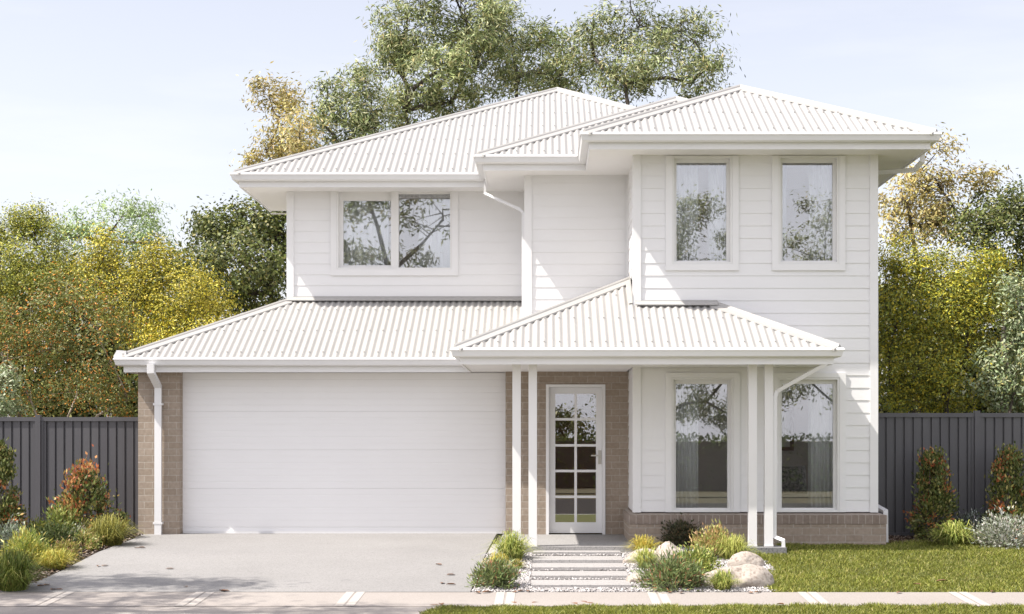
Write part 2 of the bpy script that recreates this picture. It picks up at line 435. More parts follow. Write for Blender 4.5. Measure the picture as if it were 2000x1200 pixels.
# --- entry slab, door
mb = MB(); mb.box(-.66, 1.26, 23.27, 26.11, -.2, .004); mb.box(-.52, 1.2, 23.22, 23.27, -.2, -.055); mb.build('porch_slab', M['slab'], H)
mb = MB(); mb.box(2.62, 3.30, 23.10, 23.55, -.25, .0); mb.build('post_pad', M['pad'], H)
YD = 26.20
fd = MB()
fd.box(DL+.002, DL+.048, 26.085, YD+.05, .002, DT-.002); fd.box(DR-.048, DR-.002, 26.085, YD+.05, .002, DT-.002); fd.box(DL+.048, DR-.048, 26.085, YD+.05, DT-.048, DT-.002)
fdo = fd.build('door_frame', M['trim'], None)
lf = MB()
lx0, lx1, lz0, lz1 = DL+.05, DR-.05, .02, DT-.05
def dz(py): return EYE + (VY-py)*YD/F
def dx(px): return (px-VX)*YD/F
gx0, gx1, gz0, gz1 = dx(1084.5), dx(1164), dz(1020.5), dz(769.5)
lf.box(lx0, gx0, YD, YD+.045, lz0, lz1); lf.box(gx1, lx1, YD, YD+.045, lz0, lz1)
lf.box(gx0, gx1, YD, YD+.045, lz0, gz0); lf.box(gx0, gx1, YD, YD+.045, gz1, lz1)
xm = dx(1124.3); bw = .020
lf.box(xm-bw, xm+bw, YD+.004, YD+.04, gz0, gz1)
for pa, pb in ((816.5,822),(867.5,873),(917.5,923),(968,973.5)):
    c = (dz(pa)+dz(pb))/2
    lf.box(gx0, xm-bw, YD+.006, YD+.038, c-.019, c+.019); lf.box(xm+bw, gx1, YD+.006, YD+.038, c-.019, c+.019)
door = lf.build('front_door', M['doorpaint'], H); attach(fdo, None); fdo.parent = door
mb = MB(); mb.box(gx0, gx1, YD+.02, YD+.026, gz0, gz1); mb.build('glass_pane', M['glass'], door)
mb = MB(); hx = dx(1171.5)
mb.box(hx-.024, hx+.024, YD-.012, YD-.001, dz(907), dz(880)); mb.tube([(hx,YD-.012,dz(890)),(hx,YD-.05,dz(890))], .013, 8)
mb.box(hx-.135, hx+.012, YD-.062, YD-.044, dz(890)-.011, dz(890)+.011); mb.tube([(hx,YD-.016,dz(901)),(hx,YD-.005,dz(901))], .014, 8)
mb.build('handle', M['steel'], door)

# --- windows
def window(r, Y, mull=None, arch=(1,1,1,1), gin=(.068,.078,.058,.09), aw=.092):
    """r = frame rectangle, arch = architrave on left,right,bottom,top"""
    x0, x1, z0, z1 = r; m = MB()
    l, rr, bo, to = gin
    ya, yb = Y-.030, Y+.075           # frame edge and glass plane
    gx0, gx1, gz0, gz1 = x0+l, x1-rr, z0+bo, z1-to
    # outer lip
    t = .030
    m.box(x0, x0+t, ya, yb+.03, z0, z1); m.box(x1-t, x1, ya, yb+.03, z0, z1)
    m.box(x0+t, x1-t, ya, yb+.03, z0, z0+t); m.box(x0+t, x1-t, ya, yb+.03, z1-t, z1)
    # inner sash set back
    ys = Y+.045
    m.box(x0+t, gx0, ys, yb+.028, z0+t, z1-t); m.box(gx1, x1-t, ys, yb+.028, z0+t, z1-t)
    m.box(gx0, gx1, ys, yb+.028, z0+t, gz0); m.box(gx0, gx1, ys, yb+.028, gz1, z1-t)
    if mull:
        m.box(mull[0], mull[1], Y-.005, yb+.028, z0+t, z1-t)
        # left sash is deeper framed
        m.box(gx0, mull[0], ys+.002, yb+.027, gz0, gz0+.045); m.box(gx0, mull[0], ys+.002, yb+.027, gz1-.11, gz1)
    w = m.build('window', M['frame'], H)
    a = MB(); p0, p1 = Y-.036, Y-.0235
    if arch[0]: a.box(x0-aw, x0-.001, p0, Y+.01, z0-(aw if arch[2] else 0), z1+(aw*.75 if arch[3] else .0))
    if arch[1]: a.box(x1+.001, x1+aw, p0, Y+.01, z0-(aw if arch[2] else 0), z1+(aw*.75 if arch[3] else .0))
    if arch[2]: a.box(x0-.001, x1+.001, p0, Y+.01, z0-aw, z0-.001)
    if arch[3]: a.box(x0-.001, x1+.001, p0, Y+.01, z1+.001, z1+aw*.75)
    a.build('architrave', M['trim'], w)
    g = MB()
    if mull:
        g.box(gx0, mull[0], yb, yb+.006, gz0+.045, gz1-.11); g.box(mull[1], gx1, yb, yb+.006, gz0, gz1)
    else:
        g.box(gx0, gx1, yb, yb+.006, gz0, gz1)
    g.build('pane', M['glass'], w)
    return (gx0, gx1, gz0, gz1)
g1 = window(W1, Y_R, arch=(1,1,1,0)); g2 = window(W2, Y_R, arch=(1,1,1,0))
g3 = window(W3, Y_R, arch=(1,1,0,1)); g4 = window(W4, Y_R, arch=(1,1,0,1))
m0, _ = W(763.5,0,Y_L); m1, _ = W(778.5,0,Y_L)
g5 = window(W5, Y_L, mull=(m0, m1), arch=(1,1,1,0), gin=(.10,.036,.032,.10), aw=.10)

def added_side_window(x, sx, o):
    y0, y1, z0, z1 = o; t = .06; m = MB(); xa, xb = sorted((x+sx*.03, x-sx*.09))
    m.box(xa, xb, y0-.03, y0+t, z0-.03, z1+.03); m.box(xa, xb, y1-t, y1+.03, z0-.03, z1+.03)
    m.box(xa, xb, y0+t, y1-t, z0-.03, z0+t); m.box(xa, xb, y0+t, y1-t, z1-t, z1+.03)
    w = m.build('window', M['frame'], H); g = MB(); g.box(x-sx*.05-.003, x-sx*.05+.003, y0+t, y1-t, z0+t, z1-t); g.build('pane', M['clear'], w)  # unseen frame and pane, added as an opening that lets light in
M['clear'] = glass_mat(.02)
added_side_window(X_RR, 1, SWU); added_side_window(X_RR, 1, SWD); added_side_window(X_RR, 1, SWE); added_side_window(X_LL, -1, SWL)
# --- rooms behind the glass
def room(x0, x1, y0, y1, z0, z1, mat, openings, left=None, right=None):
    m = MB()
    m.quad((x0,y1,z0),(x1,y1,z0),(x1,y1,z1),(x0,y1,z1))
    for xx, o in ((x0, left), (x1, right)):
        if not o: m.quad((xx,y0,z0),(xx,y1,z0),(xx,y1,z1),(xx,y0,z1)); continue
        o = o if hasattr(o[0], '__len__') else (o,); c, d = o[0][2:]; ye = y0
        for a, b, _c, _d in o:
            m.quad((xx,ye,z0),(xx,a,z0),(xx,a,z1),(xx,ye,z1)); ye = b
            m.quad((xx,a,z0),(xx,b,z0),(xx,b,c),(xx,a,c)); m.quad((xx,a,d),(xx,b,d),(xx,b,z1),(xx,a,z1))
        m.quad((xx,ye,z0),(xx,y1,z0),(xx,y1,z1),(xx,ye,z1))
    m.quad((x0,y0,z1),(x0,y1,z1),(x1,y1,z1),(x1,y0,z1)); m.quad((x0,y0,z0),(x1,y0,z0),(x1,y1,z0),(x0,y1,z0))
    xs = sorted({x0, x1, *[o[0] for o in openings], *[o[1] for o in openings]})
    zs = sorted({z0, z1, *[o[2] for o in openings], *[o[3] for o in openings]})
    for a, b in zip(xs, xs[1:]):
        for c, d in zip(zs, zs[1:]):
            if any(o[0] < (a+b)/2 < o[1] and o[2] < (c+d)/2 < o[3] for o in openings): continue
            m.quad((a,y0,c),(b,y0,c),(b,y0,d),(a,y0,d))
    return m.build('room_lining', mat, H)
room(1.42, 4.66, Y_R+.12, 27.2, 2.98, 5.50, M['beige'], [W1, W2], right=SWU)
room(1.42, 4.66, Y_R+.12, 28.2, .06, 2.50, M['beige'], [W3, W4], right=(SWD, SWE))
room(-4.15, -.42, Y_L+.12, 30.6, 2.95, 5.50, M['beige'], [W5], left=SWL)
M['hall'] = simple('hall paint', (.60,.36,.19), (.66,.40,.22), 1, .8)
room(DL-.05, DR+.05, 26.43, 28.6, .0, 2.5, M['hall'], [(DL+.01, DR-.01, .01, DT-.01)])
# floor filler between storeys (keeps light out of the cavities)
mb = MB(); mb.box(X_LL+.02, X_ML-.02, 28.4, 37.4, 2.55, 2.9); mb.box(1.36, 4.70, 24.55, 37.4, 2.56, 2.92); mb.build('floor_frame', M['beige'], H)

# ------------------------------------------------------------------ roofs
PITCH_C, AMP = .105, .0145
def corr(mb, O, u, v, L, z0, lo, hi, screws=True, brk=(), rows=(.22,1.05,1.9,2.75,3.6,4.45)):
    """corrugated sheet: O plan origin of the eave, u along it, v up the slope"""
    n = int(L/PITCH_C*8); ss = sorted({*[L*i/n for i in range(n+1)], *[b for b in brk if 0 < b < L]})
    P = lambda s, t: (O[0]+u[0]*s+v[0]*t, O[1]+u[1]*s+v[1]*t, z0+TAN*t+AMP*math.cos(2*math.pi*s/PITCH_C))
    prev = None; o = len(mb.v); vs = []; fs = []
    for s in ss:
        a, b = lo(s), max(lo(s), hi(s)); vs += [P(s, a), P(s, b)]
    for i in range(len(ss)-1):
        fs.append((2*i, 2*i+2, 2*i+3, 2*i+1))
    mb.add(vs, fs); nf = len(fs)
    if screws:
        k = 0; s = 0
        while s < L:
            for t in rows:
                if lo(s)+.03 < t < hi(s)-.12:
                    c = Vector(P(s, t)); e = .011
                    mb.add([c+Vector((x*e, y*e, z)) for z in (-.004, .012) for x, y in ((-1,-1),(1,-1),(1,1),(-1,1))],
                           [(4,5,6,7),(0,1,5,4),(1,2,6,5),(2,3,7,6),(3,0,4,7)])
            s += PITCH_C*2
    return nf

LIFT = AMP+.008
def hip(mb, A, B, v1, v2, w=.125):
    """capping along A-B; v1, v2: up-slope plan directions of the planes on its two sides"""
    A, B = Vector(A), Vector(B); h = (B-A); hp = Vector((h.x, h.y)).normalized()
    def side(v):
        n = Vector((-hp.y, hp.x)); 
        if n.dot(Vector(v)) > 0: n = -n
        return n, TAN*n.dot(Vector(v))
    n1, s1 = side(v1); n2, s2 = side(v2)
    if n1.dot(n2) > 0: n2 = -n1; s2 = TAN*n2.dot(Vector(v2))
    sec = []
    for (n, sl, ws) in ((n1, s1, (w, w-.004, .028)), (n2, s2, (.028, w-.004, w))):
        pts = []
        for i, q in enumerate(ws):
            lift = LIFT + (.006 if q < .05 else 0)
            if q == w: lift -= .022
            pts.append(Vector((n.x*q, n.y*q, sl*q+lift)))
        sec.append(pts)
    roll = [Vector((n1.x*.02, n1.y*.02, s1*.02+LIFT+.022)), Vector((0,0,LIFT+.034)), Vector((n2.x*.02, n2.y*.02, s2*.02+LIFT+.022))]
    prof = sec[0] + roll + sec[1]
    vs = [tuple(A+p) for p in prof] + [tuple(B+p) for p in prof]; k = len(prof)
    mb.add(vs, [(j, j+1, j+1+k, j+k) for j in range(k-1)] + [tuple(range(k))])

EU = EYE + 4.243      # upper gutter top
EL = EYE + 1.180      # lower gutter top
RU, RL_ = EU-.026, EL-.026
X0L, YL, X0M, YM, X0R, YR, X1 = -5.085, 27.29, -1.068, 25.55, .4945, 23.65, 5.54
YB = 38.3
hL, hM, hR = (X1-X0L)/2, (X1-X0M)/2, (X1-X0R)/2
mb = MB(); z0 = RU
EO = .03   # the sheet starts this far inside the gutter front
fr, rt, lf_, bk = ((1,0),(0,1)), ((0,1),(-1,0)), ((0,1),(1,0)), ((-1,0),(0,-1))
corr(mb, (X0L,YL), *fr, X1-X0L, z0, lambda s: EO, lambda s: min(s, X1-X0L-s), brk=(hL,))
corr(mb, (X0M,YM), *fr, X1-X0M, z0, lambda s: EO, lambda s: min(s, X1-X0M-s), brk=(hM,))
corr(mb, (X0R,YR), *fr, X1-X0R, z0, lambda s: EO, lambda s: min(s, X1-X0R-s), brk=(hR,))
corr(mb, (X0R,YR), *lf_, hR+1.9, z0, lambda s: EO, lambda s: min(s, hR), screws=False)
corr(mb, (X0M,YM), *lf_, YL-YM+hM, z0, lambda s: EO, lambda s: min(s, hM), screws=False)
corr(mb, (X0L,YL), *lf_, YB-YL, z0, lambda s: EO if s < 3.2 else .72, lambda s: min(s, hL, YB-YL-s), screws=False)
corr(mb, (X1,YR), *rt, YB-YR, z0, lambda s: EO, lambda s: min(max(min(s, hR), min(s-(YM-YR), hM), min(s-(YL-YR), hL)), YB-YR-s), screws=False)
corr(mb, (X1,YB), *bk, X1-X0L, z0, lambda s: EO, lambda s: min(s, X1-X0L-s), screws=False)
upper = mb.build('upper_roof', M['roofing'], H, smooth=False)
mb = MB()
def hp_(x, y, run, sx, z=z0): return (x+sx*run, y+run, z+TAN*run)
hip(mb, hp_(X0L,YL,.05,1), hp_(X0L,YL,hL,1), (0,1), (1,0)); hip(mb, hp_(X1,YL,.05,-1), hp_(X1,YL,hL,-1), (0,1), (-1,0))
hip(mb, hp_(X0M,YM,.05,1), hp_(X0M,YM,hM,1), (0,1), (1,0)); hip(mb, hp_(X0R,YR,.05,1), hp_(X0R,YR,hR,1), (0,1), (1,0))
hip(mb, hp_(X1,YR,.05,-1), hp_(X1,YR,hR,-1), (0,1), (-1,0)); hip(mb, hp_(X1,YM,hM*.8,-1), hp_(X1,YM,hM,-1), (0,1), (-1,0))
for (x, y, h, e) in ((X0R, YR, hR, YM+hR), (X0M, YM, hM, YL+hM), (X0L, YL, hL, YB-hL)):
    hip(mb, (x+h, y+h, z0+TAN*h), (x+h, e, z0+TAN*h), (1,0), (-1,0))
mb.build('ridge_capping', M['roofing'], upper, smooth=False)

GUT = [(-.02,-.045),(.0,-.128),(.07,-.128),(.098,-.112),(.108,-.075),(.118,-.04),(.130,-.036),(.130,-.022),(.112,.0),(.108,.0),(.108,-.012),(.104,-.05),(.0,-.05)]
FAS = [(-.022,-.03),(.0,-.03),(.0,-.222),(-.022,-.222)]
def eaves(path, ztop, roof_obj):
    p = [(x, y, ztop) for x, y in path]
    g = MB(); g.sweep(p, [(o+.001, z) for o, z in GUT], True); g.build('gutter', M['gutter'], roof_obj)
    f = MB(); f.sweep(p, FAS, True); f.build('fascia', M['trim'], roof_obj)
G = .12
upath = [(X0L+.75,30.5),(X0L+G,30.5),(X0L+G,YL+G),(X0M+G,YL+G),(X0M+G,YM+G),(X0R+G,YM+G),(X0R+G,YR+G),(X1-G,YR+G),(X1-G,YB-G),(X0L+.75,YB-G),(X0L+.75,30.5)]
eaves(upath[1:-1], EU, upper)
sf = MB()
def soff(x0, x1, y0, y1, z): sf.box(x0, x1, y0, y1, z, z+.02)
e = .015
soff(X0L+G+e, X_LL+.02, YL+G+e, 30.48, Z_SOF); soff(X_LL+.02, X_ML+.05, YL+G+e, Y_L+.05, Z_SOF); soff(X0M+G+e, X_ML+.05, YM+G+e, YL+G+e, Z_SOF)
soff(X_ML+.05, X_RL+.05, YM+G+e, Y_M+.05, Z_SOF); soff(X0R+G+e, X_RL+.05, YR+G+e, YM+G+e, Z_SOF); soff(X_RL+.05, X_RR+.02, YR+G+e, Y_R+.05, Z_SOF)
soff(X_RR+.02, X1-G-e, YR+G+e, YB-G-e, Z_SOF); soff(X0L+.76, X_LL+.02, 30.48, YB-G-e, Z_SOF); soff(X_LL+.02, X_RR+.02, 37.5, YB-G-e, Z_SOF)
soff(X0L+G+e, X0L+.76, 30.44, 30.48, Z_SOF-.06)
sf.build('soffit', M['soffit'], upper)

# lower roofs
XG0, YG, XP0, XP1, YP = -6.557, 25.67, -1.275, 4.03, 22.80
mb = MB()
corr(mb, (XG0,YG), *fr, X_ML+.02-XG0, RL_, lambda s: EO, lambda s: min(s, Y_L-YG-.02 if s+XG0 < X_ML-.02 else .5), brk=(Y_L-YG,))
corr(mb, (XG0,YG), *lf_, 33-YG, RL_, lambda s: EO, lambda s: min(s, X_LL-XG0), screws=False)
garage_roof = mb.build('garage_roof', M['roofing'], H)
mb = MB(); r_ = X_LL-XG0
hip(mb, hp_(XG0,YG,.10,1,RL_), hp_(XG0,YG,r_,1,RL_), (0,1), (1,0))
mb.build('ridge_capping', M['roofing'], garage_roof)
# parapet-like box gutter along the boundary side
mb = MB(); mb.sweep([(XG0+.02,33,EL),(XG0+.02,YG+.10,EL)], [(.0,-.12),(.05,.02),(.0,.115),(-.14,.105),(-.14,-.05)], True); mb.build('barge_flashing', M['gutter'], garage_roof)
eaves([(XG0+G,33),(XG0+G,YG+G),(XP0+G+.001,YG+G)], EL, garage_roof)
def flash(mb, x0, x1, y, zwall, run=.11):
    """apron flashing where a roof meets a wall above it"""
    mb.sweep([(x0,y,zwall),(x1,y,zwall)], [(-.001,.022),(.006,.022),(.010,.005),(run,-TAN*run+.004),(run,-TAN*run-.010),(.006,-.006)], True)
mb = MB(); flash(mb, X_LL-.02, X_ML-.035, Y_L-.024, RL_+TAN*(Y_L-YG)+.035)
mb.build('apron_flashing', M['roofing'], garage_roof)
sf = MB(); sf.box(XG0+G+e, XG0+.6, YG+G+e, 33, Z_SOFL, Z_SOFL+.02); sf.box(XG0+.6, XP0+G, YG+G+e, 26.4, Z_SOFL, Z_SOFL+.02); sf.build('soffit', M['soffit'], garage_roof)

mb = MB(); hp_w = YP+(X_RL-XP0)
def hiP(s):
    x = XP0+s
    base = min(s, XP1-XP0-s)
    return base if x < X_RL-.01 else min(base, Y_R-YP-.02)
corr(mb, (XP0,YP), *fr, XP1-XP0, RL_, lambda s: EO, hiP, brk=(X_RL-XP0-.011, X_RL-XP0-.0099, XP1-XP0-(Y_R-YP)))
corr(mb, (XP0,YP), *lf_, 26.28-YP, RL_, lambda s: EO, lambda s: min(s, X_RL-XP0-.02), screws=False)
corr(mb, (XP1,YP), *rt, Y_R-YP, RL_, lambda s: EO, lambda s: s, screws=False)
porch_roof = mb.build('porch_roof', M['roofing'], H)
mb = MB(); hip(mb, hp_(XP0,YP,.05,1,RL_), hp_(XP0,YP,X_RL-XP0-.03,1,RL_), (0,1), (1,0)); hip(mb, hp_(XP1,YP,.05,-1,RL_), hp_(XP1,YP,Y_R-YP-.02,-1,RL_), (0,1), (-1,0))
mb.build('ridge_capping', M['roofing'], porch_roof)
mb = MB(); zf = RL_+TAN*(Y_R-YP)
flash(mb, X_RL+.0, XP1-(Y_R-YP)+.05, Y_R-.024, zf+.035)
# sloping side flashing against the return wall of the right block
zz = lambda y: RL_+TAN*(y-YP)
mb.add([(X_RL-.10,24.36,zz(24.36)+.028),(X_RL-.035,24.36,zz(24.36)+.03),(X_RL-.035,24.36,zz(24.36)+.16),(X_RL-.10,hp_w-.1,zz(hp_w-.1)+.028),(X_RL-.035,hp_w-.04,zz(hp_w-.04)+.03),(X_RL-.035,hp_w-.04,zz(hp_w-.04)+.16)],
       [(0,1,4,3),(1,2,5,4)])
mb.build('apron_flashing', M['roofing'], porch_roof)
eaves([(XP0+G,YG+.05),(XP0+G,YP+G),(XP1-G,YP+G),(XP1-G,Y_R-.025)], EL, porch_roof)
sf = MB(); sf.box(XP0+G+e, XP1-G-e, YP+G+e, Y_R-.03, Z_SOFL+.004, Z_SOFL+.02); sf.box(XP0+G+e, X_RL-.04, Y_R-.03, 26.32, Z_SOFL+.004, Z_SOFL+.02)
# beam casing under the lining
sf.build('porch_ceiling', M['soffit'], porch_roof)

# posts
def post(px, zb):
    x = (px-VX)*23.30/F; m = MB(); h = .058
    m.box(-h, h, -h, h, 0, Z_SOFL+.004-zb); m.box(-h-.004, h+.004, -h-.004, h+.004, 0, .02)
    return m, x
pm, x = post(1009, .004); p0 = pm.build('porch_post', M['white'], None); p0.parent = H
def setw(o, loc): o.location = Vector(loc) - Vector(H.location)
setw(p0, (x, 23.34, .004))
for px in (1040.5, 1470, 1501.5):
    q = p0.copy(); COL.objects.link(q); setw(q, ((px-VX)*23.3/F, 23.34, .004)); q.parent = H

# downpipes
def downpipe(pts, w=.05, d=.036, clips=()):
    m = MB(); m.tube(pts, [(w, d)]*len(pts), rect='flat'); dp = m.build('downpipe', M['gutter'], H)
    for (x, y, z) in clips:
        c = MB(); c.box(x-w-.018, x+w+.018, y-d-.004, y+d+.03, z-.016, z+.016); c.build('pipe_clip', M['gutter'], dp)
    return dp
gx = (294-VX)*25.62/F; gx2 = (309-VX)*25.98/F
zt = EL-.12
downpipe([(gx,25.64,zt+.02),(gx,25.64,EYE+(VY-727)*25.64/F),(gx2,25.98,EYE+(VY-756)*25.98/F),(gx2,25.98,.005)], .052, .040, [(gx2,25.98,EYE+(VY-790)*25.98/F),(gx2,25.98,EYE+(VY-1022)*25.98/F)])
xa, za = W(941,358,27.2); xb, zb = W(1025,384,27.2)
downpipe([(X0M+.10,YL-.10,EU-.115),(X0M+.10,YL-.10,EU-.36),(X_ML-.11,26.5,Z_SOF-.50),(X_ML-.05,26.38,Z_SOF-.58),(X_ML-.05,26.38,2.78)], .021, .021)
# spreader pipe lying on the garage roof
sp = MB(); zs = RL_+TAN*(26.6-YG)+.05
sp.tube([(X_ML-.30,26.55,zs),(X_ML-.02,26.55,zs)], .028, 8); sp.tube([(X_ML-.34,26.55,zs-.03),(X_ML-.30,26.55,zs)], .02, 6)
spx = sp.build('spreader', M['dark'], H)
xa, za = W(1611,711,22.86); xb, zb = W(1518,764,23.32)
px_ = (1514-VX)*23.3/F
xs2 = (1529-VX)*23.3/F
downpipe([(xa+.05,22.95,EL-.13),(xa+.02,22.95,za),(xb,23.33,zb),(px_,23.33,zb-.08),(px_,23.33,EYE+(VY-1050)*23.3/F),(xs2,23.25,EYE+(VY-1056)*23.25/F),(xs2,23.25,EYE+(VY-1076)*23.25/F)], .027, .027, [(px_,23.33,1.15)])
xa, za = W(1800,304,23.9)
downpipe([(X1-.05,24.6,EU-.13),(X1-.05,24.6,EU-.26),(X1-.13,24.75,EU-.36),(X_RR+.10,25.2,Z_SOF-.13),(X_RR+.06,25.2,Z_SOF-.22),(X_RR+.06,25.2,Z_PL+.12),(PX1+.05,24.6,Z_PL+.005),(PX1+.05,24.6,-.02)], .034, .034)

# ------------------------------------------------------------------ things inside the rooms
def curtain(gx0, gx1, f0, f1, gz0, gz1, y, label, folds=5):
    a, b = gx0+(gx1-gx0)*f0, gx0+(gx1-gx0)*f1; n = 48; rng = np.random.default_rng(int(abs(a)*1000))
    m = MB(); vs = []; ph = rng.uniform(0, 6)
    for i in range(n+1):
        t = i/n; d = .022*math.sin(t*folds*2*math.pi+ph)+.01*math.sin(t*folds*4.7+1)
        for dy in (0, .006):
            vs += [(a+(b-a)*t, y+d+dy, gz0-.12), (a+(b-a)*t, y+d*.7+dy, gz1+.06)]
    fs = []
    for i in range(n):
        k = 4*i; fs += [(k, k+4, k+5, k+1), (k+2, k+3, k+7, k+6), (k+1, k+5, k+7, k+3), (k, k+2, k+6, k+4)]
    fs += [(0,1,3,2), (4*n, 4*n+2, 4*n+3, 4*n+1)]
    m.add(vs, fs); o = m.build('curtain', M['sheer'], None, smooth=True); tag(o, label, 'curtain', 'sheer curtains behind the windows')
yr = Y_R+.165; yl = Y_L+.165
curtain(*g1[:2], -.05, .45, *g1[2:], yr, 'white sheer curtain on the left side of the left upper window over the porch')
curtain(*g1[:2], .66, 1.05, *g1[2:], yr, 'white sheer curtain on the right side of the left upper window over the porch')
curtain(*g2[:2], -.1, .10, *g2[2:], yr, 'narrow white sheer curtain on the left side of the top right window')
curtain(*g2[:2], .55, 1.08, *g2[2:], yr, 'wide white sheer curtain on the right side of the top right window')
curtain(*g3[:2], -.06, .45, *g3[2:], yr, 'white sheer curtain in the ground floor window nearest the front door', 6)
curtain(*g4[:2], .54, 1.06, *g4[2:], yr, 'white sheer curtain in the ground floor window right of the paired posts', 6)
curtain(*g5[:2], -.02, .42, *g5[2:], yl, 'pale sheer curtain at left of the wide window above the garage', 7)
curtain(*g5[:2], .70, 1.03, *g5[2:], yl, 'pale sheer curtain at right of the wide window above the garage', 5)
# bed, cushion and picture seen through the lower right window
bd_ = empty('bed', (3.3, 27.0, .06), 'low bed with pale cover seen through the ground floor windows', 'bed', world=True)
mb = MB(); mb.box(2.2, 4.4, 26.0, 28.0, .06, .34); mb.build('bed_base', M['wood'], bd_)
mb = MB(); mb.sweep([(2.15,26.0,.34),(2.15,28.0,.34)], [(0,0),(0,.16),(.1,.24),(2.2,.24),(2.3,.16),(2.3,0)], True); mb.build('mattress', M['linen'], bd_)
def pillow(x, y, z, rx, rz, sy, name, mat, label, cat):
    vs = []; fs = []; n = 12
    for i in range(n+1):
        for j in range(n+1):
            u, v = -1+2*i/n, -1+2*j/n
            for sgn in (1, -1):
                t = sgn*sy*((1-u**4)*(1-v**4))**.5
                vs.append((u*rx*(1-.06*(1-v*v)), t, v*rz*(1-.06*(1-u*u))))
    idx = lambda i, j, s: 2*(i*(n+1)+j)+s
    for i in range(n):
        for j in range(n):
            fs.append((idx(i,j,0), idx(i,j+1,0), idx(i+1,j+1,0), idx(i+1,j,0))); fs.append((idx(i,j,1), idx(i+1,j,1), idx(i+1,j+1,1), idx(i,j+1,1)))
    m = MB(); m.add(vs, fs); o = m.build(name, mat, None, smooth=True); o.location = (x, y, z); o.rotation_euler = (-.35, 0, 0)
    tag(o, label, cat)
pillow(3.95, 27.2, .82, .26, .24, .09, 'cushion', M['rug'], 'black and white patterned cushion on the bed in the ground floor room', 'cushion')
pc = empty('picture', (3.55, 28.15, 1.6), 'dark framed picture on the back wall of the ground floor room', 'picture', world=True)
mb = MB(); mb.box(3.30, 4.14, 28.14, 28.185, 1.28, 1.34); mb.box(3.30, 4.14, 28.14, 28.185, 1.94, 2.0); mb.box(3.30, 3.36, 28.14, 28.185, 1.34, 1.94); mb.box(4.08, 4.14, 28.14, 28.185, 1.34, 1.94); mb.build('picture_frame', M['wood'], pc)
mb = MB(); mb.box(3.36, 4.08, 28.16, 28.185, 1.34, 1.94); mb.build('canvas', M['linen'], pc)

# ------------------------------------------------------------------ fences
def fence(x0, x1, y, ztop, label, posts):
    r = empty('metal_fence', ((x0+x1)/2, y, 0), label, 'fence', world=True)
    m = MB(); x = x0; pts = []
    while x < x1:
        pts += [(x, 0), (x+.092, 0), (x+.100, .03), (x+.118, .03), (x+.126, 0)]; x += .138
    for (a, d0), (b, d1) in zip(pts, pts[1:]):
        if b > x1+.001: break
        m.quad((a, y+d0, -.05), (b, y+d1, -.05), (b, y+d1, ztop-.02), (a, y+d0, ztop-.02))
    m.build('panel', M['fence'], r)
    m = MB(); m.box(x0, x1, y-.025, y+.05, ztop-.065, ztop); m.build('top_rail', M['fence'], r)
    m = MB(); m.box(x0, x1, y-.025, y+.05, -.02, .05); m.build('bottom_rail', M['fence'], r)
    for p in posts:
        m = MB(); m.box(p-.042, p+.042, y-.045, y+.06, -.05, ztop+.035); m.box(p-.085, p-.044, y-.014, y+.05, -.05, ztop-.066); m.box(p+.044, p+.085, y-.014, y+.05, -.05, ztop-.066); m.build('post', M['fence'], r)
YF1, YF2 = 26.75, 25.75
fence(-16, GX0, YF1, EYE+35*YF1/F, 'charcoal ribbed steel fence left of the garage', [-14.5, -12.6, -10.3, (75-VX)*YF1/F])
fence(X_RR+.03, 15, YF2, EYE+43*YF2/F, 'charcoal ribbed steel fence right of the house', [(1908-VX)*YF2/F, 9.0, 11.4, 13.8])

# ------------------------------------------------------------------ stepping slabs
fe = [1084.5, 1100, 1114.5, 1131, 1149.5]
st = None
names_ = ['first from the porch, topmost and nearest the door', 'second from the porch', 'third and middle one', 'fourth from the porch', 'fifth and lowest one beside the footpath']
for i, py in enumerate(fe):
    _, y, z = gp(1130, py)
    if st is None:
        m = MB(); m.sweep([(-.6,.66,0),(-.6,0,0),(.6,0,0),(.6,.66,0)][::-1] if False else [(-.6,0,0),(.6,0,0),(.6,.66,0),(-.6,.66,0),(-.6,0,0)], [(-.05,-.10),(-.05,.012),(0,.012),(0,.052),(-.006,.058)], False, cap=False)
        m.quad((-.594,.006,.058),(.594,.006,.058),(.594,.654,.058),(-.594,.654,.058)); st = o = m.build('stepping_slab', M['sleeper'])
    else:
        o = st.copy(); COL.objects.link(o)
    o.location = (.43, y, z-.012)
    tag(o, 'long concrete stepping slab in white gravel, ' + names_[i], 'stepping slab', 'stepping slabs leading to the front door')

